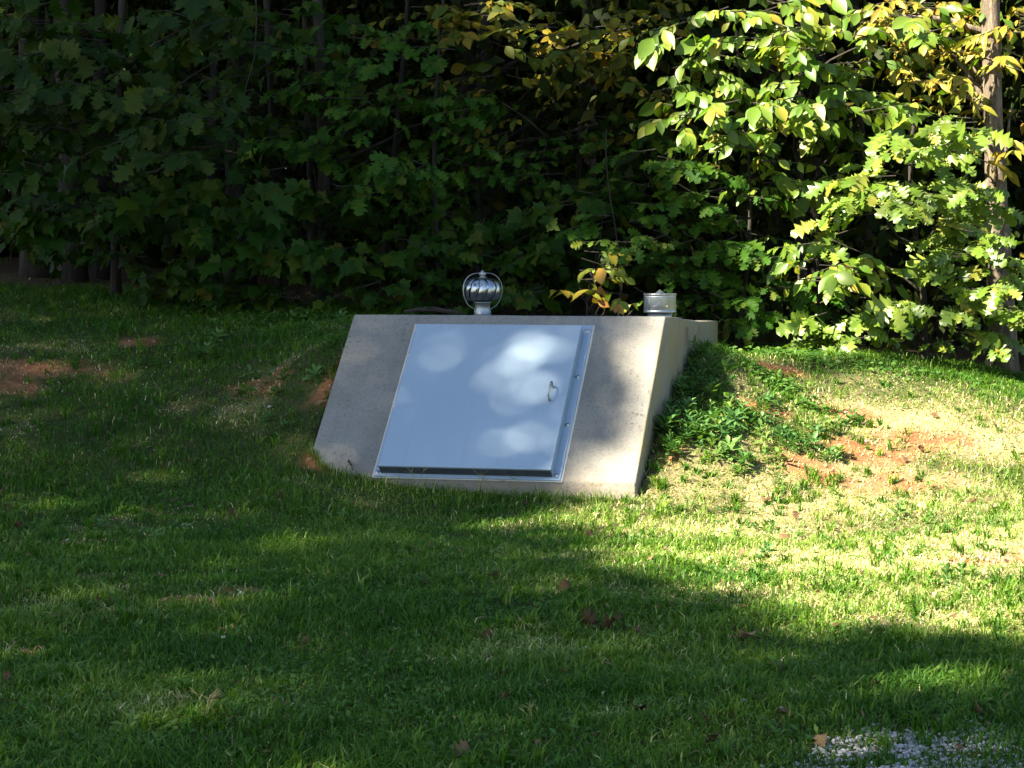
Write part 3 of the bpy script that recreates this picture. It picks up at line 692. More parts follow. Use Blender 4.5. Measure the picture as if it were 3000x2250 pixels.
tree('hickory_tree', 'tree with pale bark and yellow leaves at the right edge', 'tree', (3.90, 17.7), 9.0, 0.085, LANCE, 'yellow', 0.15,
     [(2700, 60, 18.0, 160, 70, 0.5, 22), (2850, 130, 18.0, 150, 70, 0.5, 22), (2720, 215, 17.8, 120, 45, 0.4, 16), (2960, 60, 17.9, 100, 90, 0.4, 16), (2560, 40, 18.1, 120, 60, 0.5, 14), (2930, 440, 17.2, 60, 50, 0.2, 7), (2950, 180, 17.2, 50, 40, 0.2, 6), (2830, 270, 17.9, 80, 50, 0.3, 9), (2980, 300, 18.0, 60, 80, 0.3, 8)], 9, 200, bark='palebark', lean=(-0.25, 0), tw_len=0.4)
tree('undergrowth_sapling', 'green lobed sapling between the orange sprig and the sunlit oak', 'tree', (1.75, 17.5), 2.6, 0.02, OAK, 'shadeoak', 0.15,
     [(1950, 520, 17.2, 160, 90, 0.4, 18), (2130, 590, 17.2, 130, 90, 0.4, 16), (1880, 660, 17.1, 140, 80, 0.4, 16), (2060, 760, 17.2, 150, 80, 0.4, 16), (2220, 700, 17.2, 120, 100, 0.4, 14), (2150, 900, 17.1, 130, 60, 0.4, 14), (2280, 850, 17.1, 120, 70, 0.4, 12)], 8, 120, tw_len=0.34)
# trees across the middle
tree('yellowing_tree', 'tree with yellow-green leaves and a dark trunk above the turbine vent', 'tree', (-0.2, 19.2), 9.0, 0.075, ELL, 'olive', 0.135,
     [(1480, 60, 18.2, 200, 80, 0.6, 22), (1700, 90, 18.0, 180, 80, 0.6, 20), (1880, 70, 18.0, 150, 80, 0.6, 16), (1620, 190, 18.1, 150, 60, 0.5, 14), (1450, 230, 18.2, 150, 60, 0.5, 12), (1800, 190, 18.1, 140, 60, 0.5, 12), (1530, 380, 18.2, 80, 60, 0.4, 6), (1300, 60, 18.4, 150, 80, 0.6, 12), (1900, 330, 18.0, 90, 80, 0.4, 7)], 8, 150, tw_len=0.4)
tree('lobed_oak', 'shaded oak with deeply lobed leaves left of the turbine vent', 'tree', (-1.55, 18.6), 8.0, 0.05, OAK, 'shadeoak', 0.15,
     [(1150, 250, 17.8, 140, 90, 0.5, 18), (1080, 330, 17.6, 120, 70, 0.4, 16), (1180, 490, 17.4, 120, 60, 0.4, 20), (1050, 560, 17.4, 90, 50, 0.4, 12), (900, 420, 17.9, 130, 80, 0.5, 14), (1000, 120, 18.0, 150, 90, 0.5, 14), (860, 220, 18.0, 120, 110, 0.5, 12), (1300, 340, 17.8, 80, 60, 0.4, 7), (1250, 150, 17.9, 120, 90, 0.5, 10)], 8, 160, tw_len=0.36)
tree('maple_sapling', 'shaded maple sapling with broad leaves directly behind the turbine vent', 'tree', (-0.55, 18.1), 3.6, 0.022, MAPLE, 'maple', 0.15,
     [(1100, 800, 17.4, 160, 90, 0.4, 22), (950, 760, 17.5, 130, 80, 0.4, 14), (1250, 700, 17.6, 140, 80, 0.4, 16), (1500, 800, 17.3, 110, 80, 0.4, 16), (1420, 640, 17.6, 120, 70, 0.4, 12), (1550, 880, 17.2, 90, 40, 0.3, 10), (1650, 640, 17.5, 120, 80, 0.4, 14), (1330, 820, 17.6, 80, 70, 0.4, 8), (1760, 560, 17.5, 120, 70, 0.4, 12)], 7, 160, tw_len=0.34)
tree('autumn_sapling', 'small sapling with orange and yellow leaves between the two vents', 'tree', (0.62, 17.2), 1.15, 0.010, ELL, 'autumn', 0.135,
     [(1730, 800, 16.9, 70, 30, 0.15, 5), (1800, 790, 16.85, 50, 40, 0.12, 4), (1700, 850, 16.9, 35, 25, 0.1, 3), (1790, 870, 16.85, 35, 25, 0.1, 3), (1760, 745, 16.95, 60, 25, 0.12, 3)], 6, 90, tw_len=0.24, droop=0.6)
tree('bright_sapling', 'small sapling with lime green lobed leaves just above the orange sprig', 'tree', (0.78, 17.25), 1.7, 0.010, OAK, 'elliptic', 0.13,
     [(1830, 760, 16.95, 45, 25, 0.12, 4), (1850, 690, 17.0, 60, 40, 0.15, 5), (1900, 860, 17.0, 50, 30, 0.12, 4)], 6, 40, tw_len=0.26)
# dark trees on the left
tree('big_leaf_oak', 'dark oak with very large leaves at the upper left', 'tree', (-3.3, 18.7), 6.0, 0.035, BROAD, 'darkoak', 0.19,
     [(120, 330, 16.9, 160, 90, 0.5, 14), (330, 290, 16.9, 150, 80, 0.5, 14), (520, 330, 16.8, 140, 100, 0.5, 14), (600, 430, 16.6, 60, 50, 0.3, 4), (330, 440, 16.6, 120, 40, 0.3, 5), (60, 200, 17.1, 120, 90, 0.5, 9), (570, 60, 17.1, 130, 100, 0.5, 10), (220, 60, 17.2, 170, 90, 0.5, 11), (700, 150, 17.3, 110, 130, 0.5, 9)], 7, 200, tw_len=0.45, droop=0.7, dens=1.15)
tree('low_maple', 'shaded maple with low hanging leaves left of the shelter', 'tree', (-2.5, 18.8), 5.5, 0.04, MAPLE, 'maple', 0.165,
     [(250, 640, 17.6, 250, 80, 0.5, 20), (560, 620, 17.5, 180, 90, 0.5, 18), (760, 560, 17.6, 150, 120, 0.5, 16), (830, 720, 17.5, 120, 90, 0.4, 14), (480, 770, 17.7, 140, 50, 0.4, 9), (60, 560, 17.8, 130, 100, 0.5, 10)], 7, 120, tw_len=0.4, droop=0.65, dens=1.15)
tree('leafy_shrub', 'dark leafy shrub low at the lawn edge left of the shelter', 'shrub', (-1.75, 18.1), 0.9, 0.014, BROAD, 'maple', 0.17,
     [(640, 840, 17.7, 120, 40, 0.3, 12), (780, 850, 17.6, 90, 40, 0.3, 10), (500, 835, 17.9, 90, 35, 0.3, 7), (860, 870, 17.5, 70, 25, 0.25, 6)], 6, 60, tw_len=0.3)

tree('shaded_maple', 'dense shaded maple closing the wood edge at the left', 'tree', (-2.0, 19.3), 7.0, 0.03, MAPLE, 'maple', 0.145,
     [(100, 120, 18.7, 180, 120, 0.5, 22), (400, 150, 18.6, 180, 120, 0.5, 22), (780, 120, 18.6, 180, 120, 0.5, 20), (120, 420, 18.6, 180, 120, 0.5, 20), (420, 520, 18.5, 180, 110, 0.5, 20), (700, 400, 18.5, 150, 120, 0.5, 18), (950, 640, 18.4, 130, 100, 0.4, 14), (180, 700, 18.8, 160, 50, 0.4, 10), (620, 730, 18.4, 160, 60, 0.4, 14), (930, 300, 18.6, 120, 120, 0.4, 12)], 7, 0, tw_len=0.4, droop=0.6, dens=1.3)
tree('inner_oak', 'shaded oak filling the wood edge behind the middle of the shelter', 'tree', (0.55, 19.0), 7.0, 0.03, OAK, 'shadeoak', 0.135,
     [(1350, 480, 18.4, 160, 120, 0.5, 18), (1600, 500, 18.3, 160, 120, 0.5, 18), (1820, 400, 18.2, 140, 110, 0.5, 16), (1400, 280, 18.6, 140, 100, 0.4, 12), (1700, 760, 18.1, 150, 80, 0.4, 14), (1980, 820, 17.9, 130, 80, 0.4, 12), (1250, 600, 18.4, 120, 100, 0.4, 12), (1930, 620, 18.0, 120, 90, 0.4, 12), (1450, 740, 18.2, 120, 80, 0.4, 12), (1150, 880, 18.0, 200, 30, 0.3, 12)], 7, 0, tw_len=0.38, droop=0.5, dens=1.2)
# trunks standing in the shade behind, each with its own crown
def back_tree(px, dep, r0, h, label, lean=0.0, bark='bark', grp='trees standing deeper in the wood'):
    p = at(px, 850, dep); bx, by = p[0], p[1]; bz = g1(bx, by) - 0.1
    root = empty('forest_tree', (bx, by, bz)); tag(root, label, 'tree', grp)
    V, T, P = trunk_np((0, 0, 0), (lean, 0, h), r0, r0 * 0.5, 16, 0.05)
    link('trunk', np_mesh('trunk', V, T, M[bark], smooth=True), root)
    n = 700; q = unit(rng.normal(0, 1, (n, 3))) * rng.uniform(0.2, 1, (n, 1)) ** 0.4 * np.array([1.9, 1.6, 2.4]) + np.array([lean, 0, h])
    q = q[q[:, 2] + bz > 4.2]; n = len(q)
    V, T = scatter(SIMPLE, q, basis(rng.normal(0, 1, (n, 3)) + np.array([0, 0, -0.5]), rng.normal(0, 0.6, (n, 3)) + np.array([0, -0.3, 1])), rng.uniform(0.25, 0.45, n))
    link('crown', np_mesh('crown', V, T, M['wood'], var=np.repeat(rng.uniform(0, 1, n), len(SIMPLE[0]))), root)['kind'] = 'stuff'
for a in ((110, 20.6, 0.12, 8.0, 'thick dark trunk, leftmost of those at the left lawn edge'), (215, 20.2, 0.10, 8.5, 'stout trunk second from the left at the lawn edge'),
          (300, 21.0, 0.07, 8.0, 'dark trunk close beside the stout one at the left lawn edge'),
          (1115, 19.5, 0.025, 5.5, 'pencil thin sapling stem left of the turbine vent', 0.3), (925, 20.0, 0.03, 6.0, 'thin stem above the left corner of the shelter'), (1725, 20.8, 0.06, 8.0, 'pale trunk catching the sun above the middle of the shelter', 0.25, 'palebark'),
          (2390, 19.4, 0.05, 7.0, 'brown stem behind the sunlit oval leaves'), (2560, 19.0, 0.04, 6.5, 'thin stem just behind the sunlit oak sapling', -0.2), (2260, 21, 0.09, 8.5, 'shaded trunk deep behind the drum vent'), (1380, 22, 0.11, 9.0, 'dark trunk deep behind the turbine vent'), (700, 22, 0.12, 9.0, 'dark trunk deep in the wood left of the shelter')):
    back_tree(*a[:5], *(a[5:]))

# a bare hanging vine and dead twigs
for nm, lab, pts, r in (('hanging_vine', 'thin bare vine hanging at the upper left', [(748, -40, 16.9), (752, 60, 16.9), (745, 170, 16.9), (722, 250, 16.9), (706, 320, 16.9), (690, 370, 16.9)], 0.006),
                        ('dead_twig', 'grey dead twig slanting above the turbine vent', [(1470, 300, 17.3), (1540, 345, 17.3), (1590, 390, 17.3), (1600, 420, 17.3), (1588, 480, 17.3)], 0.004)):
    P = np.array([at(*p) for p in pts]); o = link(nm, np_mesh(nm, *tube_np(P, np.linspace(r, r * 0.4, len(P)), 6), M['twig'], smooth=True)); tag(o, lab, 'vine' if 'vine' in nm else 'twig')

# the mass of the wood behind
def leaf_mass(name, label, n, bounds, size, mat, dens, kind='stuff', leaf=SIMPLE):
    lo, hi = np.array(bounds[0]), np.array(bounds[1]); p = rng.uniform(lo, hi, (n, 3)); p = p[dens(p)]
    n = len(p); B = basis(rng.normal(0, 1, (n, 3)) + np.array([0, 0, -0.5]), rng.normal(0, 0.7, (n, 3)) + np.array([-0.1, -0.4, 0.8]))
    V, T = scatter(leaf, p, B, rng.uniform(size[0], size[1], n))
    o = link(name, np_mesh(name, V, T, M[mat], var=np.repeat(rng.uniform(0, 1, n), len(leaf[0])))); tag(o, label, 'foliage', kind=kind)
def d_under(p):
    h = p[:, 2] - ground(p[:, 0], p[:, 1]); nz = vnoise(p[:, 0] + p[:, 1] * 0.37, p[:, 2] + p[:, 1] * 0.61, 1.6, 71)
    left = np.clip((-0.5 - p[:, 0]) / 1.5, 0, 1)
    keep = (h > 0.15) & (nz > 0.33) & (h > left * rng.uniform(0.0, 1.0, len(p)))
    return keep & (p[:, 1] > woods_y(p[:, 0]) + 0.55)
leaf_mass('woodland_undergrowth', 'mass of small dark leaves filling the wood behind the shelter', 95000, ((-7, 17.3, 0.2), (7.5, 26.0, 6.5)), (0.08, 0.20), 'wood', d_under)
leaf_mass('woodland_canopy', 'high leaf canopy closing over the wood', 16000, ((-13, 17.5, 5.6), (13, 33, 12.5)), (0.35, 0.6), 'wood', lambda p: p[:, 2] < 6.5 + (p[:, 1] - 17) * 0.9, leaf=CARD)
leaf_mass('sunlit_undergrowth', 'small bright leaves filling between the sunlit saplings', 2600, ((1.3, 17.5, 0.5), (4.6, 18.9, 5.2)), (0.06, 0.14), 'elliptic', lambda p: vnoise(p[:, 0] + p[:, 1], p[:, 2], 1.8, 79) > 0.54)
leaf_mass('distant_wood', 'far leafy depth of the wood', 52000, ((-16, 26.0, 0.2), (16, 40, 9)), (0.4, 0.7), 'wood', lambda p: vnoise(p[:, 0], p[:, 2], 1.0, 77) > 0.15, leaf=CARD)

# ------------------------------------------------------------------ tall trees on the sun side of the lawn: their crowns shade it
E1 = np.cross(SUN, (0, 0, 1.0)); E1 /= np.linalg.norm(E1)
if E1[0] < 0: E1 = -E1
E2 = np.cross(E1, SUN); E2 = E2 if E2[2] > 0 else -E2
def ab(p): p = np.asarray(p, float); return p @ E1, p @ E2
lit_pts = [hit(1640, 1495), hit(1820, 1600), hit(2020, 1690), hit(2400, 1825), hit(2980, 1850), at(3700, 1850, 10.4), at(3700, -900, 17), at(2000, -900, 17.3), at(1960, 200, 17.3), at(2010, 450, 17.2), at(2150, 640, 17.0), at(2250, 830, 16.8), at(2110, 985, 16.0), wp(W + 0.12, TOPV, TOPZ), wp(W + 0.10, 0.0, 0.0)]
LIT = np.array([ab(p) for p in lit_pts])
def poly_sd(a, b, Q):
    """signed distance to polygon, negative inside"""
    d = np.full(a.shape, 1e9); ins = np.zeros(a.shape, bool); n = len(Q)
    for i in range(n):
        x0, y0 = Q[i]; x1, y1 = Q[(i + 1) % n]; ex, ey = x1 - x0, y1 - y0
        t = np.clip(((a - x0) * ex + (b - y0) * ey) / (ex * ex + ey * ey), 0, 1)
        d = np.minimum(d, np.hypot(a - x0 - t * ex, b - y0 - t * ey))
        ins ^= ((y0 > b) != (y1 > b)) & (a < ex * (b - y0) / (ey if abs(ey) > 1e-9 else 1e-9) + x0)
    return np.where(ins, -d, d)
gaps = [(slope_px(*p), r) for *p, r in ((1530, 1020, .055), (1590, 1050, .05), (1610, 1190, .055), (1560, 1140, .035), (1655, 1185, .035), (1440, 1355, .05), (1625, 1345, .05), (1600, 1005, .03), (1590, 1100, .03), (1640, 1130, .02), (1580, 1220, .03), (1490, 1370, .03), (1650, 1280, .02),
                                        (1835, 1010, .09), (1800, 1290, .08), (1760, 1400, .11), (1850, 1140, .06), (1715, 1430, .08), (1780, 1050, .05), (1880, 1080, .05), (1080, 1040, .02), (1060, 1160, .02), (1900, 960, .05), (1840, 1440, .09), (1830, 1340, .06))]
gaps += [(hit(*p), r) for *p, r in ((300, 1490, .11), (160, 1497, .09), (430, 1500, .08), (850, 1620, .06), (600, 2010, .09), (550, 2110, .10), (660, 2090, .07), (1500, 1540, .13), (2850, 2010, .14), (2650, 2010, .10), (2960, 1980, .14), (300, 845, 0.1))]
gaps += [(at(*p), r) for *p, r in ((1720, 150, 18.5, .34), (1730, 300, 20, .26), (1880, 130, 18.2, .34), (1600, 60, 18.2, .25), (1420, 60, 18.2, .2), (1550, 240, 18.1, .16), (1950, 420, 17.5, .2), (1740, 810, 16.9, .32), (1840, 770, 16.9, .28), (1800, 870, 16.9, .22), (1500, 120, 18.4, .16), (2090, 560, 17.2, .14), (1880, 480, 17.3, .12), (1150, 470, 17.4, .09))]
for _ in range(46):
    gaps.append((at(rng.uniform(0, 2000), rng.uniform(0, 840), rng.uniform(18.6, 23)), rng.uniform(0.10, 0.2)))
gab = np.array([ab(p) for p, r in gaps]); grr = np.array([r for p, r in gaps])
SHa, SHb = ab(wp(0.85, 0.6, 0.55))
n = 165000
ca = rng.uniform(-26, -1.5, n); cb_ = rng.uniform(-1.5, 16, n); ct = rng.uniform(19, 27, n)
sd = poly_sd(ca, cb_, LIT) + (vnoise(ca, cb_, 1.5, 81) - 0.5) * 0.3
keep = (sd > 0.14) & (rng.uniform(0, 1, n) < np.clip(0.5 + sd * 2.5, 0, 1) * np.where((ca < -13.2) & (cb_ > 5.3), 1.0, np.maximum(0.74 + 0.26 * vnoise(ca, cb_, 1.1, 83), 1.6 * np.exp(-((ca - SHa) / 1.1) ** 4 - ((cb_ - SHb) / 1.0) ** 4))))
for (a0, b0), r0 in zip(gab, grr): keep &= np.hypot(ca - a0, cb_ - b0) > r0 + 0.045
ca, cb_, ct = ca[keep], cb_[keep], ct[keep]
CP = ca[:, None] * E1 + cb_[:, None] * E2 + ct[:, None] * SUN
stand = np.array([(-20.5, 1.0), (-23.0, 6.5), (-17.0, -9.0), (-25.0, 13.0)])
own = np.argmin(np.linalg.norm(CP[:, None, :2] - stand[None], axis=2), axis=1)
for k, lab in enumerate(('tall shade tree standing beside the lawn on the sunny side', 'tall shade tree farther along the lawn on the sunny side', 'tall shade tree behind the viewer on the sunny side', 'tall shade tree nearest the wood on the sunny side')):
    bx, by = stand[k]; bz = g1(bx, by); O = np.array([bx, by, bz]); root = empty('shade_tree', tuple(O)); tag(root, lab, 'tree', 'tall trees beside the lawn')
    Q = CP[own == k] - O; m = len(Q)
    V, T, P = trunk_np((0, 0, 0), (0.5, 0.3, float(Q[:, 2].max()) * 0.9), 0.34, 0.07, 18, 0.2)
    link('trunk', np_mesh('trunk', V, T, M['bark'], smooth=True), root)
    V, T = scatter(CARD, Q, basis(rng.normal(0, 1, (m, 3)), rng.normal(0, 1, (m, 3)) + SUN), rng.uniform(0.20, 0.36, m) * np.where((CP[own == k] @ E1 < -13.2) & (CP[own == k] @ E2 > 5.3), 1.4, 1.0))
    link('crown', np_mesh('crown', V, T, M['wood'], var=np.repeat(rng.uniform(0, 1, m), 4)), root)['kind'] = 'stuff'

# ------------------------------------------------------------------ turf
def inside_shelter(x, y, m=0.0):
    w, v = wv(x, y); zc = np.interp(w, cw, cz); return (w > -m) & (w < W + m) & (v > zc * cS / sS + 0.0 - m) & (v < 3.4 + m)
def in_view(x, y): return np.abs(x) < y * 0.236 + 0.25
def blades(x, y, L, wd, var, lean, curve=1.0):
    n = len(x); z = ground(x, y); th = rng.uniform(0, 2 * math.pi, n); d = np.stack([np.cos(th), np.sin(th), np.zeros(n)], 1); sd_ = np.stack([-np.sin(th + rng.normal(0, 0.6, n)), np.cos(th), np.zeros(n)], 1)
    base = np.stack([x, y, z - 0.004], 1); up = np.array([0, 0, 1.0]); l1 = lean[:, None]
    mid = base + L[:, None] * (0.52 * up * (1 - 0.25 * l1) + d * 0.28 * l1)
    tip = base + L[:, None] * (up * (0.95 - 0.62 * l1 * curve) + d * (0.30 + 0.62 * l1))
    h = (wd * 0.5)[:, None] * sd_
    V = np.stack([base - h, base + h, mid - h * 0.85, mid + h * 0.85, tip], 1).reshape(-1, 3)
    o = (np.arange(n) * 5)[:, None, None]; T = (np.array([[0, 1, 3], [0, 3, 2], [2, 3, 4]])[None] + o).reshape(-1, 3)
    return V, T, np.repeat(var, 5)
def turf_pts(n, ymin=6.8, ymax=20.4, pw=0.3):
    u = rng.uniform(0, 1, n); y = (ymin ** pw + u * (ymax ** pw - ymin ** pw)) ** (1 / pw); x = rng.uniform(-1, 1, n) * (y * 0.236 + 0.25)
    return x, y
parts = []
x, y = turf_pts(460000)
cl = clay_map(x, y); dr = dry_sun_map(x, y); gr = gravel_map(x, y); wo = woods_map(x, y); thin = vnoise(x, y, 3.0, 91)
k = (rng.uniform(0, 1, len(x)) < (1 - 0.72 * cl) * (1 - 0.97 * gr) * (0.35 + 1.0 * thin) * (1 - 0.05 * dr) * (1 - 0.95 * wo)) & ~inside_shelter(x, y, 0.005)
x, y, dr, cl = x[k], y[k], dr[k], cl[k]; n = len(x)
straw = rng.uniform(0, 1, n) < 0.03 + 0.70 * dr ** 0.65 + 0.3 * cl
tone = np.clip((vnoise(x, y, 1.3, 95) - 0.5) * 0.7 + 0.265 + rng.normal(0, 0.11, n) + 0.36 * dr ** 0.7, 0, 0.72)  # green blades paled with dryness too, painting sunlight into the lawn
var = np.where(straw, rng.uniform(0.74, 0.98, n), tone)
ht = (0.030 + 0.068 * vnoise(x, y, 2.4, 97) ** 2.0) * (1 - 0.2 * dr); L = ht * rng.uniform(0.6, 1.7, n) * np.where(straw, 0.8, 1.0)
parts.append(blades(x, y, L, rng.uniform(0.0034, 0.0072, n), var, np.clip(rng.normal(0.70, 0.34, n), 0.05, 1.35) + straw * 0.25 + dr * 0.2))
# the lawn goes on beyond the picture, a little coarser
yo = rng.uniform(5.2, 19.5, 70000); xo = np.where(rng.uniform(0, 1, 70000) < 0.5, -1, 1) * (yo * 0.236 + 0.25 + 2.6 * rng.uniform(0, 1, 70000) ** 1.3)
k = (rng.uniform(0, 1, 70000) < (1 - 0.72 * clay_map(xo, yo)) * (1 - 0.95 * woods_map(xo, yo))) & ~inside_shelter(xo, yo, 0.005); xo, yo = xo[k], yo[k]; no_ = len(xo); do_ = dry_sun_map(xo, yo)
parts.append(blades(xo, yo, rng.uniform(0.03, 0.09, no_), rng.uniform(0.005, 0.009, no_), np.where(rng.uniform(0, 1, no_) < 0.03 + 0.6 * do_, 0.85, np.clip(rng.normal(0.28, 0.14, no_), 0, 0.6)), np.clip(rng.normal(0.65, 0.28, no_), 0.05, 1.25)))
# coarser tufts
tx, ty = turf_pts(2600); kk = ~inside_shelter(tx, ty, 0.03) & (woods_map(tx, ty) < 0.5) & (gravel_map(tx, ty) < 0.6) & (vnoise(tx, ty, 1.7, 99) > 0.42); tx, ty = tx[kk], ty[kk]
for (px, py, m) in ((560, 2120, 10), (600, 2060, 6), (450, 2160, 6), (2440, 1740, 6), (2500, 1735, 5), (2650, 1720, 6), (2350, 1450, 7), (2420, 1420, 6), (2300, 1480, 6), (1560, 1470, 3), (1720, 1478, 3), (2150, 1500, 6), (2280, 1440, 5), (2560, 2200, 4), (2620, 2180, 4), (2740, 2140, 3), (2100, 2230, 5), (100, 2200, 7), (2480, 1610, 4), (2660, 1640, 4), (2800, 1570, 4), (1960, 1430, 4), (2060, 1400, 3), (300, 1500, 5), (180, 1480, 4), (400, 1490, 4)):
    p = hit(px, py); tx = np.append(tx, p[0] + rng.normal(0, 0.06, m)); ty = np.append(ty, p[1] + rng.normal(0, 0.06, m))
nb = 16; x = np.repeat(tx, nb) + rng.normal(0, 0.012, len(tx) * nb); y = np.repeat(ty, nb) + rng.normal(0, 0.012, len(tx) * nb); n = len(x)
kk = ~inside_shelter(x, y, 0.004); x, y = x[kk], y[kk]; sz = np.repeat(rng.uniform(0.05, 0.12, len(tx)), nb)[kk]; tn = np.repeat(rng.uniform(0.05, 0.52, len(tx)), nb)[kk]; n = len(x)
parts.append(blades(x, y, sz * rng.uniform(0.6, 1.25, n), rng.uniform(0.005, 0.0095, n), np.clip(tn + rng.normal(0, 0.05, n), 0, 0.68), np.clip(rng.normal(0.6, 0.25, n), 0.05, 1.2)))
# fringe left standing along the foot of the concrete
wf = rng.uniform(-0.02, W + 0.03, 900); vf = np.interp(wf, cw, cz) * cS / sS - rng.uniform(0.008, 0.10, 900) - 0.0
pf = BL[None] + wf[:, None] * T_ + vf[:, None] * N_
parts.append(blades(pf[:, 0], pf[:, 1], rng.uniform(0.04, 0.12, 900), rng.uniform(0.003, 0.0065, 900), rng.uniform(0.05, 0.75, 900), np.clip(rng.normal(0.35, 0.25, 900), 0.02, 1)))
V, T = join_np([(p[0], p[1]) for p in parts]); var = np.concatenate([p[2] for p in parts])
tag(link('grass', np_mesh('grass', V, T, M['grass'], var=var)), 'patchy mown grass covering the lawn and the banks', 'grass', kind='stuff')

# small broad leaves low in the turf
def low_leaves(name, label, x, y, size, mat, leaf, lift=0.02):
    n = len(x); z = ground(x, y); B = basis(np.stack([rng.normal(0, 1, n), rng.normal(0, 1, n), rng.normal(0.2, 0.35, n)], 1), np.stack([rng.normal(0, 0.4, n), rng.normal(-0.2, 0.4, n), np.ones(n)], 1))
    V, T = scatter(leaf, np.stack([x, y, z + rng.uniform(0.0, lift, n)], 1), B, size)
    tag(link(name, np_mesh(name, V, T, M[mat], var=np.repeat(rng.uniform(0, 1, n), len(leaf[0])))), label, 'ground cover', kind='stuff')
x, y = turf_pts(70000); k = (vnoise(x, y, 2.6, 101) > 0.56) & ~inside_shelter(x, y, 0.02) & (woods_map(x, y) < 0.6) & (gravel_map(x, y) < 0.3) & (rng.uniform(0, 1, len(x)) > clay_map(x, y) * 0.8) & (rng.uniform(0, 1, len(x)) < 0.55); x, y = x[k], y[k]
low_leaves('lawn_weeds', 'small broad-leaved weeds mixed into the lawn', x, y, rng.uniform(0.016, 0.040, len(x)), 'clover', SIMPLE, 0.03)
cov = []
for px, py, rx, ry, m in ((2080, 1015, .2, .22, 600), (2200, 1025, .3, .2, 520), (2350, 1050, .35, .2, 420), (2560, 1080, .4, .2, 260), (2780, 1110, .35, .15, 140), (2270, 1130, .16, .12, 500), (2050, 1100, .12, .3, 300), (2370, 1200, .15, .12, 250), (850, 935, .5, .25, 700), (620, 915, .6, .3, 500)):
    p = hit(px, py); cov.append(np.stack([p[0] + rng.normal(0, rx * 0.6, m), p[1] + rng.normal(0, ry * 0.6, m)], 1))
cov = np.concatenate(cov); cov = cov[~inside_shelter(cov[:, 0], cov[:, 1], 0.02)]
low_leaves('clover', 'clover-like ground cover along the crest of both banks', cov[:, 0], cov[:, 1], rng.uniform(0.02, 0.05, len(cov)), 'clover', ELL, 0.05)

# leafy weeds, one by one
WEED = []
for j in range(5):
    k = 9 + j; th = np.arange(k) * 2.4 + rng.normal(0, 0.2, k); el = np.linspace(0.15, 1.0, k)
    d = np.stack([np.cos(th) * np.cos(el), np.sin(th) * np.cos(el), np.sin(el)], 1); nn = np.stack([-np.cos(th) * 0.5, -np.sin(th) * 0.5, np.ones(k)], 1)
    V, T = scatter(ELL if j < 3 else LANCE, d * 0.012 + np.array([0, 0, 0.01]) + np.array([0, 0, 1.0]) * np.linspace(0, 0.055, k)[:, None], basis(d, nn), rng.uniform(0.05, 0.085, k) * np.linspace(1.1, 0.7, k) * (1.0, 0.7, 1.25, 1.1, 0.8)[j])
    stem = tube_np([(0, 0, -0.02), (0, 0, 0.065)], [0.0025, 0.0015], 5, False)
    WEED.append((join_np([(V, T), stem]), k))
wme = [np_mesh('weed', *w[0], M['weed'], var=np.zeros(len(w[0][0]))) for w in WEED]
def weed_at(x, y, s, label, group):
    o = link('weed', wme[rng.integers(5)]); o.location = (x, y, g1(x, y)); o.rotation_euler = (rng.normal(0, 0.25), rng.normal(0, 0.25), rng.uniform(0, 6.28)); o.scale = (s, s, s)
    o['tint'] = float(rng.uniform(0, 0.95)); tag(o, label, 'weed', group)
def weed_patch(px, py, rx, ry, m, sc, label, group):
    for _ in range(int(m * 1.55) if 'right' in group else m):
        p = hit(px + rng.normal(0, rx * 0.6), py + rng.normal(0, ry * 0.6))
        if not inside_shelter(p[0], p[1], 0.03): weed_at(p[0], p[1], sc * rng.uniform(0.7, 1.25), label, group)
for a in ((2030, 1110, 60, 60, 12, .95, 'leafy weed beside the rear end of the right flank wall'), (2080, 1190, 80, 50, 15, .95, 'leafy weed high on the shaded right bank'), (1990, 1230, 40, 60, 10, .95, 'leafy weed crowding the middle of the right flank wall'),
          (2150, 1260, 80, 50, 16, .95, 'leafy weed in the dense shaded middle of the right bank'), (2040, 1290, 60, 40, 10, 1.05, 'broad leafy weed low beside the right flank wall'), (1955, 1320, 22, 60, 8, 1.0, 'leafy weed at the foot of the right flank wall'), (1995, 1120, 16, 50, 8, .95, 'leafy weed pressed against the upper right flank wall'),
          (2250, 1200, 60, 40, 7, .8, 'leafy weed where shade meets sun on the right bank'), (2450, 1260, 90, 30, 10, .85, 'leafy weed in the row above the bare clay on the right bank'), (2330, 1320, 70, 30, 8, .85, 'leafy weed at the shaded left end of the bare clay'),
          (2220, 1360, 80, 40, 9, .9, 'leafy weed at the lower edge of the shaded right bank'), (2120, 1110, 50, 50, 7, .85, 'leafy weed under the clover crest of the right bank'), (2440, 1340, 60, 25, 5, .8, 'leafy weed growing out of the bare clay on the right bank')):
    weed_patch(*a, 'weeds on the right bank')
for a in ((950, 980, 80, 30, 10, .85, 'leafy weed near the upper left corner of the shelter'), (700, 1000, 120, 50, 10, .85, 'leafy weed high on the left bank'), (560, 1040, 60, 30, 6, .8, 'leafy weed in the middle of the left bank'), (750, 1130, 100, 50, 9, .8, 'leafy weed among dry grass left of the shelter'),
          (950, 1100, 50, 60, 8, .9, 'leafy weed beside the left edge of the concrete front'), (820, 1230, 70, 50, 7, .8, 'leafy weed low on the left bank near the concrete'), (400, 1050, 120, 60, 7, .75, 'leafy weed right of the bare clay at the far left'), (60, 960, 70, 30, 6, .75, 'leafy weed above the bare clay at the far left')):
    weed_patch(*a, 'weeds on the left bank')
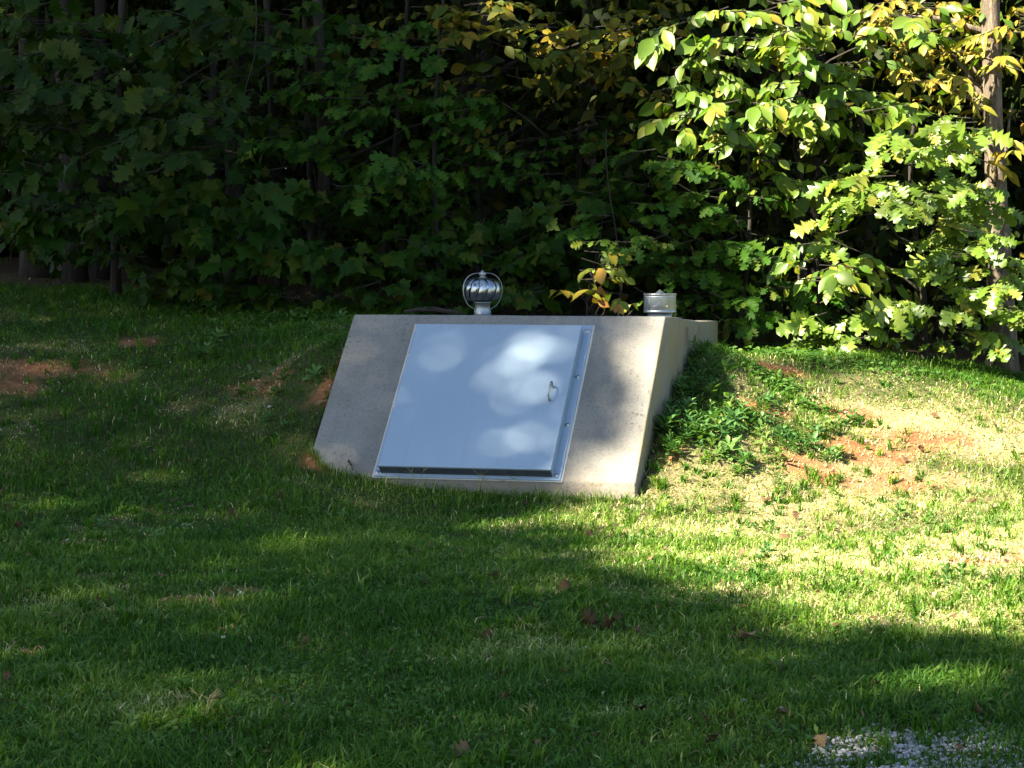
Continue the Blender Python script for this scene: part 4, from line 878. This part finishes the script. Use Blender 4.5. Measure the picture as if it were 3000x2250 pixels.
for a in ((300, 1560, 250, 50, 9, .6, 'low weed near the upper left sun fleck on the lawn'), (500, 1800, 300, 80, 10, .6, 'low weed around the worn spots of the front lawn'), (400, 2100, 300, 80, 9, .6, 'low weed near the lower left sun fleck'), (1300, 1650, 350, 120, 10, .55, 'low weed in the shaded lawn before the shelter')):
    weed_patch(*a, 'weeds in the front lawn')
for a in ((2300, 1560, 120, 60, 7, .7, 'leafy weed in the sunlit lawn near the shelter corner'), (2650, 1500, 200, 60, 8, .75, 'leafy weed in the sunlit lawn below the bare clay'), (2800, 1700, 150, 60, 7, .75, 'leafy weed in the sunlit lawn close to the shadow edge')):
    weed_patch(*a, 'weeds in the sunlit lawn')

# crabgrass seed heads
def seed_head(px, py, h, label, nst=4):
    p = hit(px, py); parts_ = []
    for s in range(nst):
        th = rng.uniform(0, 6.28); ln = rng.uniform(0.1, 0.5); top = np.array([math.cos(th) * ln * h, math.sin(th) * ln * h, h * rng.uniform(0.7, 1.05)])
        parts_.append(tube_np([(0, 0, -0.01), top * 0.55 + np.array([0, 0, 0.02 * h]), top], [0.0016, 0.0013, 0.001], 4, False))
        for q in range(4):
            a_ = th + rng.normal(0, 1.3); d = np.array([math.cos(a_), math.sin(a_), rng.uniform(0.2, 1.0)]); parts_.append(tube_np([top, top + unit(d) * rng.uniform(0.4, 0.55) * h], [0.0014, 0.0007], 4, False))
    o = link('crabgrass', np_mesh('crabgrass', *join_np(parts_), M['straw'])); o.location = (p[0], p[1], p[2]); o['tint'] = float(rng.uniform(0, 1)); tag(o, label, 'grass plant', 'crabgrass gone to seed')
for a in ((2070, 1510, 0.19, 'crabgrass with straw seed heads at the lower right shelter corner', 5), (1215, 1440, 0.14, 'crabgrass seed heads before the left end of the door', 3), (1400, 1452, 0.12, 'crabgrass seed heads before the middle of the door', 3), (1500, 1462, 0.13, 'crabgrass seed heads before the right end of the door', 3), (1750, 1478, 0.12, 'crabgrass seed heads before the concrete right of the door', 3), (600, 2110, 0.09, 'crabgrass seed heads in the sun fleck at the lower left', 6), (540, 2090, 0.07, 'shorter crabgrass seed heads in the lower left sun fleck', 4), (2300, 1470, 0.16, 'crabgrass seed heads at the foot of the right bank', 4), (2020, 1500, 0.15, 'crabgrass seed heads nearest the shelter corner', 4), (1560, 2120, 0.06, 'crabgrass seed heads in the shaded lawn at the bottom', 3)):
    seed_head(*a)

# ------------------------------------------------------------------ fallen leaves, branch, pebbles, gravel
def fallen(px, py, size, label, leaf=BROAD, tint=None, curl=0.9, group=None):
    V, T = leaf; V = V.copy(); V[:, 1] -= 0.5; V[:, 2] = curl * (V[:, 0] ** 2 * 1.6 + V[:, 1] ** 2 * 0.5) + 0.12 * np.sin(V[:, 1] * 6 + V[:, 0] * 5)
    p = hit(px, py); o = link('fallen_leaf', np_mesh('fallen_leaf', V, T, M['dead'])); so = o.modifiers.new('thick', 'SOLIDIFY'); so.thickness = 0.006
    o.location = (p[0], p[1], p[2] + 0.028); o.rotation_euler = (rng.normal(0.35, 0.35), rng.normal(0, 0.5), rng.uniform(0, 6.28)); o.scale = (size,) * 3
    o['tint'] = float(rng.uniform(0, 0.8) if tint is None else tint); tag(o, label, 'leaf', group)
fallen(1785, 1855, 0.13, 'large curled brown leaf in the shaded lawn below the door', tint=0.3, curl=1.5)
fallen(1735, 1840, 0.11, 'crumpled brown leaf touching the large curled leaf', tint=0.45, curl=1.4)
fallen(2180, 1885, 0.12, 'pale tan fallen leaf just below the sunlit grass edge', tint=1.0, curl=0.8)
fallen(2070, 2145, 0.09, 'reddish brown leaf near the bottom left of the gravel', tint=0.05)
fallen(1150, 1415, 0.12, 'brown leaf caught against the lower left door corner', tint=0.35, curl=1.2)
fallen(975, 1352, 0.12, 'brown leaf lying at the left foot of the concrete front', tint=0.3, curl=1.0)
fallen(1030, 1385, 0.10, 'second brown leaf under the left edge of the concrete front', tint=0.2, curl=1.2)
for px, py, lab in ((1450, 1705, 'small brown leaf on the shaded lawn straight below the door'), (1650, 1740, 'small brown leaf halfway between the door and the large curled leaf'), (1422, 1888, 'small brown leaf left of the large curled leaf'), (1480, 2065, 'yellowish brown leaf in the middle of the bottom lawn'),
                    (1545, 1490, 'brown leaf just before the foot of the shelter'), (1725, 1580, 'small brown leaf near the tip of the sunlit grass'), (1910, 1650, 'brown leaf on the edge of the sunlit grass wedge'), (2088, 2190, 'dark leaf directly below the reddish brown one'), (2310, 2115, 'brown leaf left above the gravel patch'), (2410, 2198, 'brown leaf at the left end of the gravel patch'),
                    (2560, 2035, 'small tan leaf above the gravel patch'), (2870, 2100, 'reddish leaf at the right above the gravel'), (560, 1370, 'brown leaf in the lawn left of the concrete foot'), (30, 1405, 'curled leaf at the left picture edge above the sun fleck'), (195, 1440, 'flat brown leaf just above the upper left sun fleck'), (290, 1262, 'small leaf low on the left bank'),
                    (390, 1212, 'small leaf halfway up the left bank'), (820, 1465, 'small tan leaf below the lower left concrete corner'), (680, 1520, 'pale leaf in the lawn right of the upper sun fleck'), (20, 2010, 'brown leaf at the lower left picture edge'), (1345, 2225, 'leaf at the bottom picture edge below the door'), (480, 1385, 'dark leaf left of the one near the concrete foot'),
                    (1870, 1870, 'dark leaf between the large curled leaf and the tan leaf'), (2280, 1975, 'small leaf right below the pale tan leaf'), (1650, 1990, 'small leaf under the large curled leaf'), (60, 1560, 'leaf at the left picture edge below the sun fleck'), (900, 1900, 'small leaf in the dark lawn at the left centre'), (1870, 2100, 'brown leaf left of the reddish brown one')):
    fallen(px, py, rng.uniform(0.055, 0.085), lab, group='fallen leaves in the shaded lawn')
for px, py, lab in ((2300, 1590, 'reddish leaf in the sunlit lawn below the seed heads'), (2330, 1525, 'reddish leaf close to the seed heads right of the corner'), (2240, 1480, 'small leaf at the foot of the right bank'), (2700, 1330, 'curled leaf right beside the bare clay'), (2740, 1230, 'small leaf high on the sunlit bank'), (2520, 1690, 'leaf near the lower sunlit lawn edge'),
                    (2170, 1640, 'reddish leaf at the left end of the sunlit lawn'), (2650, 1360, 'leaf lying on the bare clay'), (2850, 1480, 'leaf in the sunlit lawn at the far right')):
    fallen(px, py, rng.uniform(0.055, 0.08), lab, group='fallen leaves in the sunlit grass')

bp_ = [wp(0.20, TOPV + 0.48, TOPZ + 0.004), wp(0.30, TOPV + 0.50, TOPZ + 0.020), wp(0.42, TOPV + 0.47, TOPZ + 0.026), wp(0.52, TOPV + 0.45, TOPZ + 0.012), wp(0.60, TOPV + 0.44, TOPZ + 0.006), wp(0.66, TOPV + 0.42, TOPZ - 0.004)]
o = link('dead_branch', np_mesh('dead_branch', *join_np([tube_np(bp_, [0.010, 0.014, 0.016, 0.015, 0.010, 0.005], 8), tube_np([bp_[2], wp(0.36, TOPV + 0.42, TOPZ + 0.045)], [0.007, 0.003], 6)]), M['twig'], smooth=True))
tag(o, 'crooked dead branch lying on the shelter roof left of the turbine', 'branch')

def pebble(s=1.0):
    bm = bmesh.new(); bmesh.ops.create_icosphere(bm, subdivisions=1, radius=1.0)
    V = np.array([v.co for v in bm.verts]); T = np.array([[v.index for v in f.verts] for f in bm.faces]); bm.free(); return V, T
PV, PT = pebble()
gxs, gys = gravel_c[0] + rng.uniform(-1.1, 1.0, 16000), gravel_c[1] + rng.uniform(-0.8, 0.45, 16000)
k = (rng.uniform(0, 1, 16000) < gravel_map(gxs, gys)) & (gys > 6.3); gxs, gys = gxs[k], gys[k]; n = len(gxs)
jit = PV[None] * rng.uniform(0.65, 1.2, (n, len(PV), 1)) * np.array([1, 1, 0.7]); S = rng.uniform(0.004, 0.012, n)
V = jit * S[:, None, None] + np.stack([gxs, gys, ground(gxs, gys) + S * 0.4], 1)[:, None]
T = PT[None] + (np.arange(n) * len(PV))[:, None, None]
tag(link('gravel', np_mesh('gravel', V.reshape(-1, 3), T.reshape(-1, 3), M['stone'], var=np.repeat(rng.uniform(0, 1, n), len(PV)))), 'patch of pale grey gravel showing through the grass', 'gravel', kind='stuff')
for px, py, s in ((200, 1594, .012), (655, 1880, .010), (1715, 1912, .010), (2190, 2040, .011), (2180, 2070, .012), (790, 1200, .014), (1010, 1330, .012), (2290, 2090, .010), (705, 1750, .012)):
    p = hit(px, py); m_ = np_mesh('pebble', PV * rng.uniform(0.7, 1.2, (len(PV), 1)) * np.array([1.3, 1, 0.8]), PT, M['stone'], var=np.full(len(PV), 0.95))
    o = link('pebble', m_); o.location = (p[0], p[1], p[2] + 0.02); o.scale = (s,) * 3; tag(o, 'tiny white pebble lying in the shaded grass', 'pebble', 'white pebbles in the lawn')
# clover blossom on a thin stalk above the left crest
p = hit(870, 905); fv = PV * 0.016 + np.array([0.0, 0, 0.10])
o = empty('clover_flower', tuple(p)); tag(o, 'single pale clover flower standing at the crest left of the shelter', 'flower')
link('stalk', np_mesh('stalk', *tube_np([(0, 0, -0.02), (0.004, 0, 0.05), (0, 0, 0.095)], 0.0018, 5), M['grass'], var=np.full(17, 0.4)), o)
link('blossom', np_mesh('blossom', fv, PT, M['stone'], var=np.full(len(fv), 0.9)), o)
# clay crumbs on the bare soil and scraps of leaf litter in the turf
cm, nt, b = new_mat('clay_clod'); nt.links.new(ramp(nt, [(0, (0.17, 0.075, 0.036)), (0.6, (0.30, 0.16, 0.085)), (1, (0.42, 0.28, 0.17))], attr(nt, 'var')).outputs[0], b.inputs['Base Color']); b.inputs['Roughness'].default_value = 0.95
x, y = turf_pts(90000); k = (rng.uniform(0, 1, len(x)) < clay_map(x, y) ** 1.5 * 0.5) & ~inside_shelter(x, y, 0.02) & (woods_map(x, y) < 0.3); x, y = x[k][:5000], y[k][:5000]; n = len(x)
S = rng.uniform(0.003, 0.012, n) * rng.uniform(0.5, 1.3, n); V = PV[None] * rng.uniform(0.6, 1.25, (n, len(PV), 1)) * S[:, None, None] + np.stack([x, y, ground(x, y) + S * 0.3], 1)[:, None]
tag(link('clay_crumbs', np_mesh('clay_crumbs', V.reshape(-1, 3), (PT[None] + (np.arange(n) * len(PV))[:, None, None]).reshape(-1, 3), cm, var=np.repeat(rng.uniform(0, 1, n), len(PV)))), 'loose reddish clay crumbs on the bare soil', 'soil', kind='stuff')
x, y = turf_pts(1500); k = ~inside_shelter(x, y, 0.02); x, y = x[k], y[k]
low_leaves('leaf_litter', 'scraps of dead leaf scattered through the turf', x, y, rng.uniform(0.015, 0.045, len(x)), 'dead', SIMPLE, 0.03)
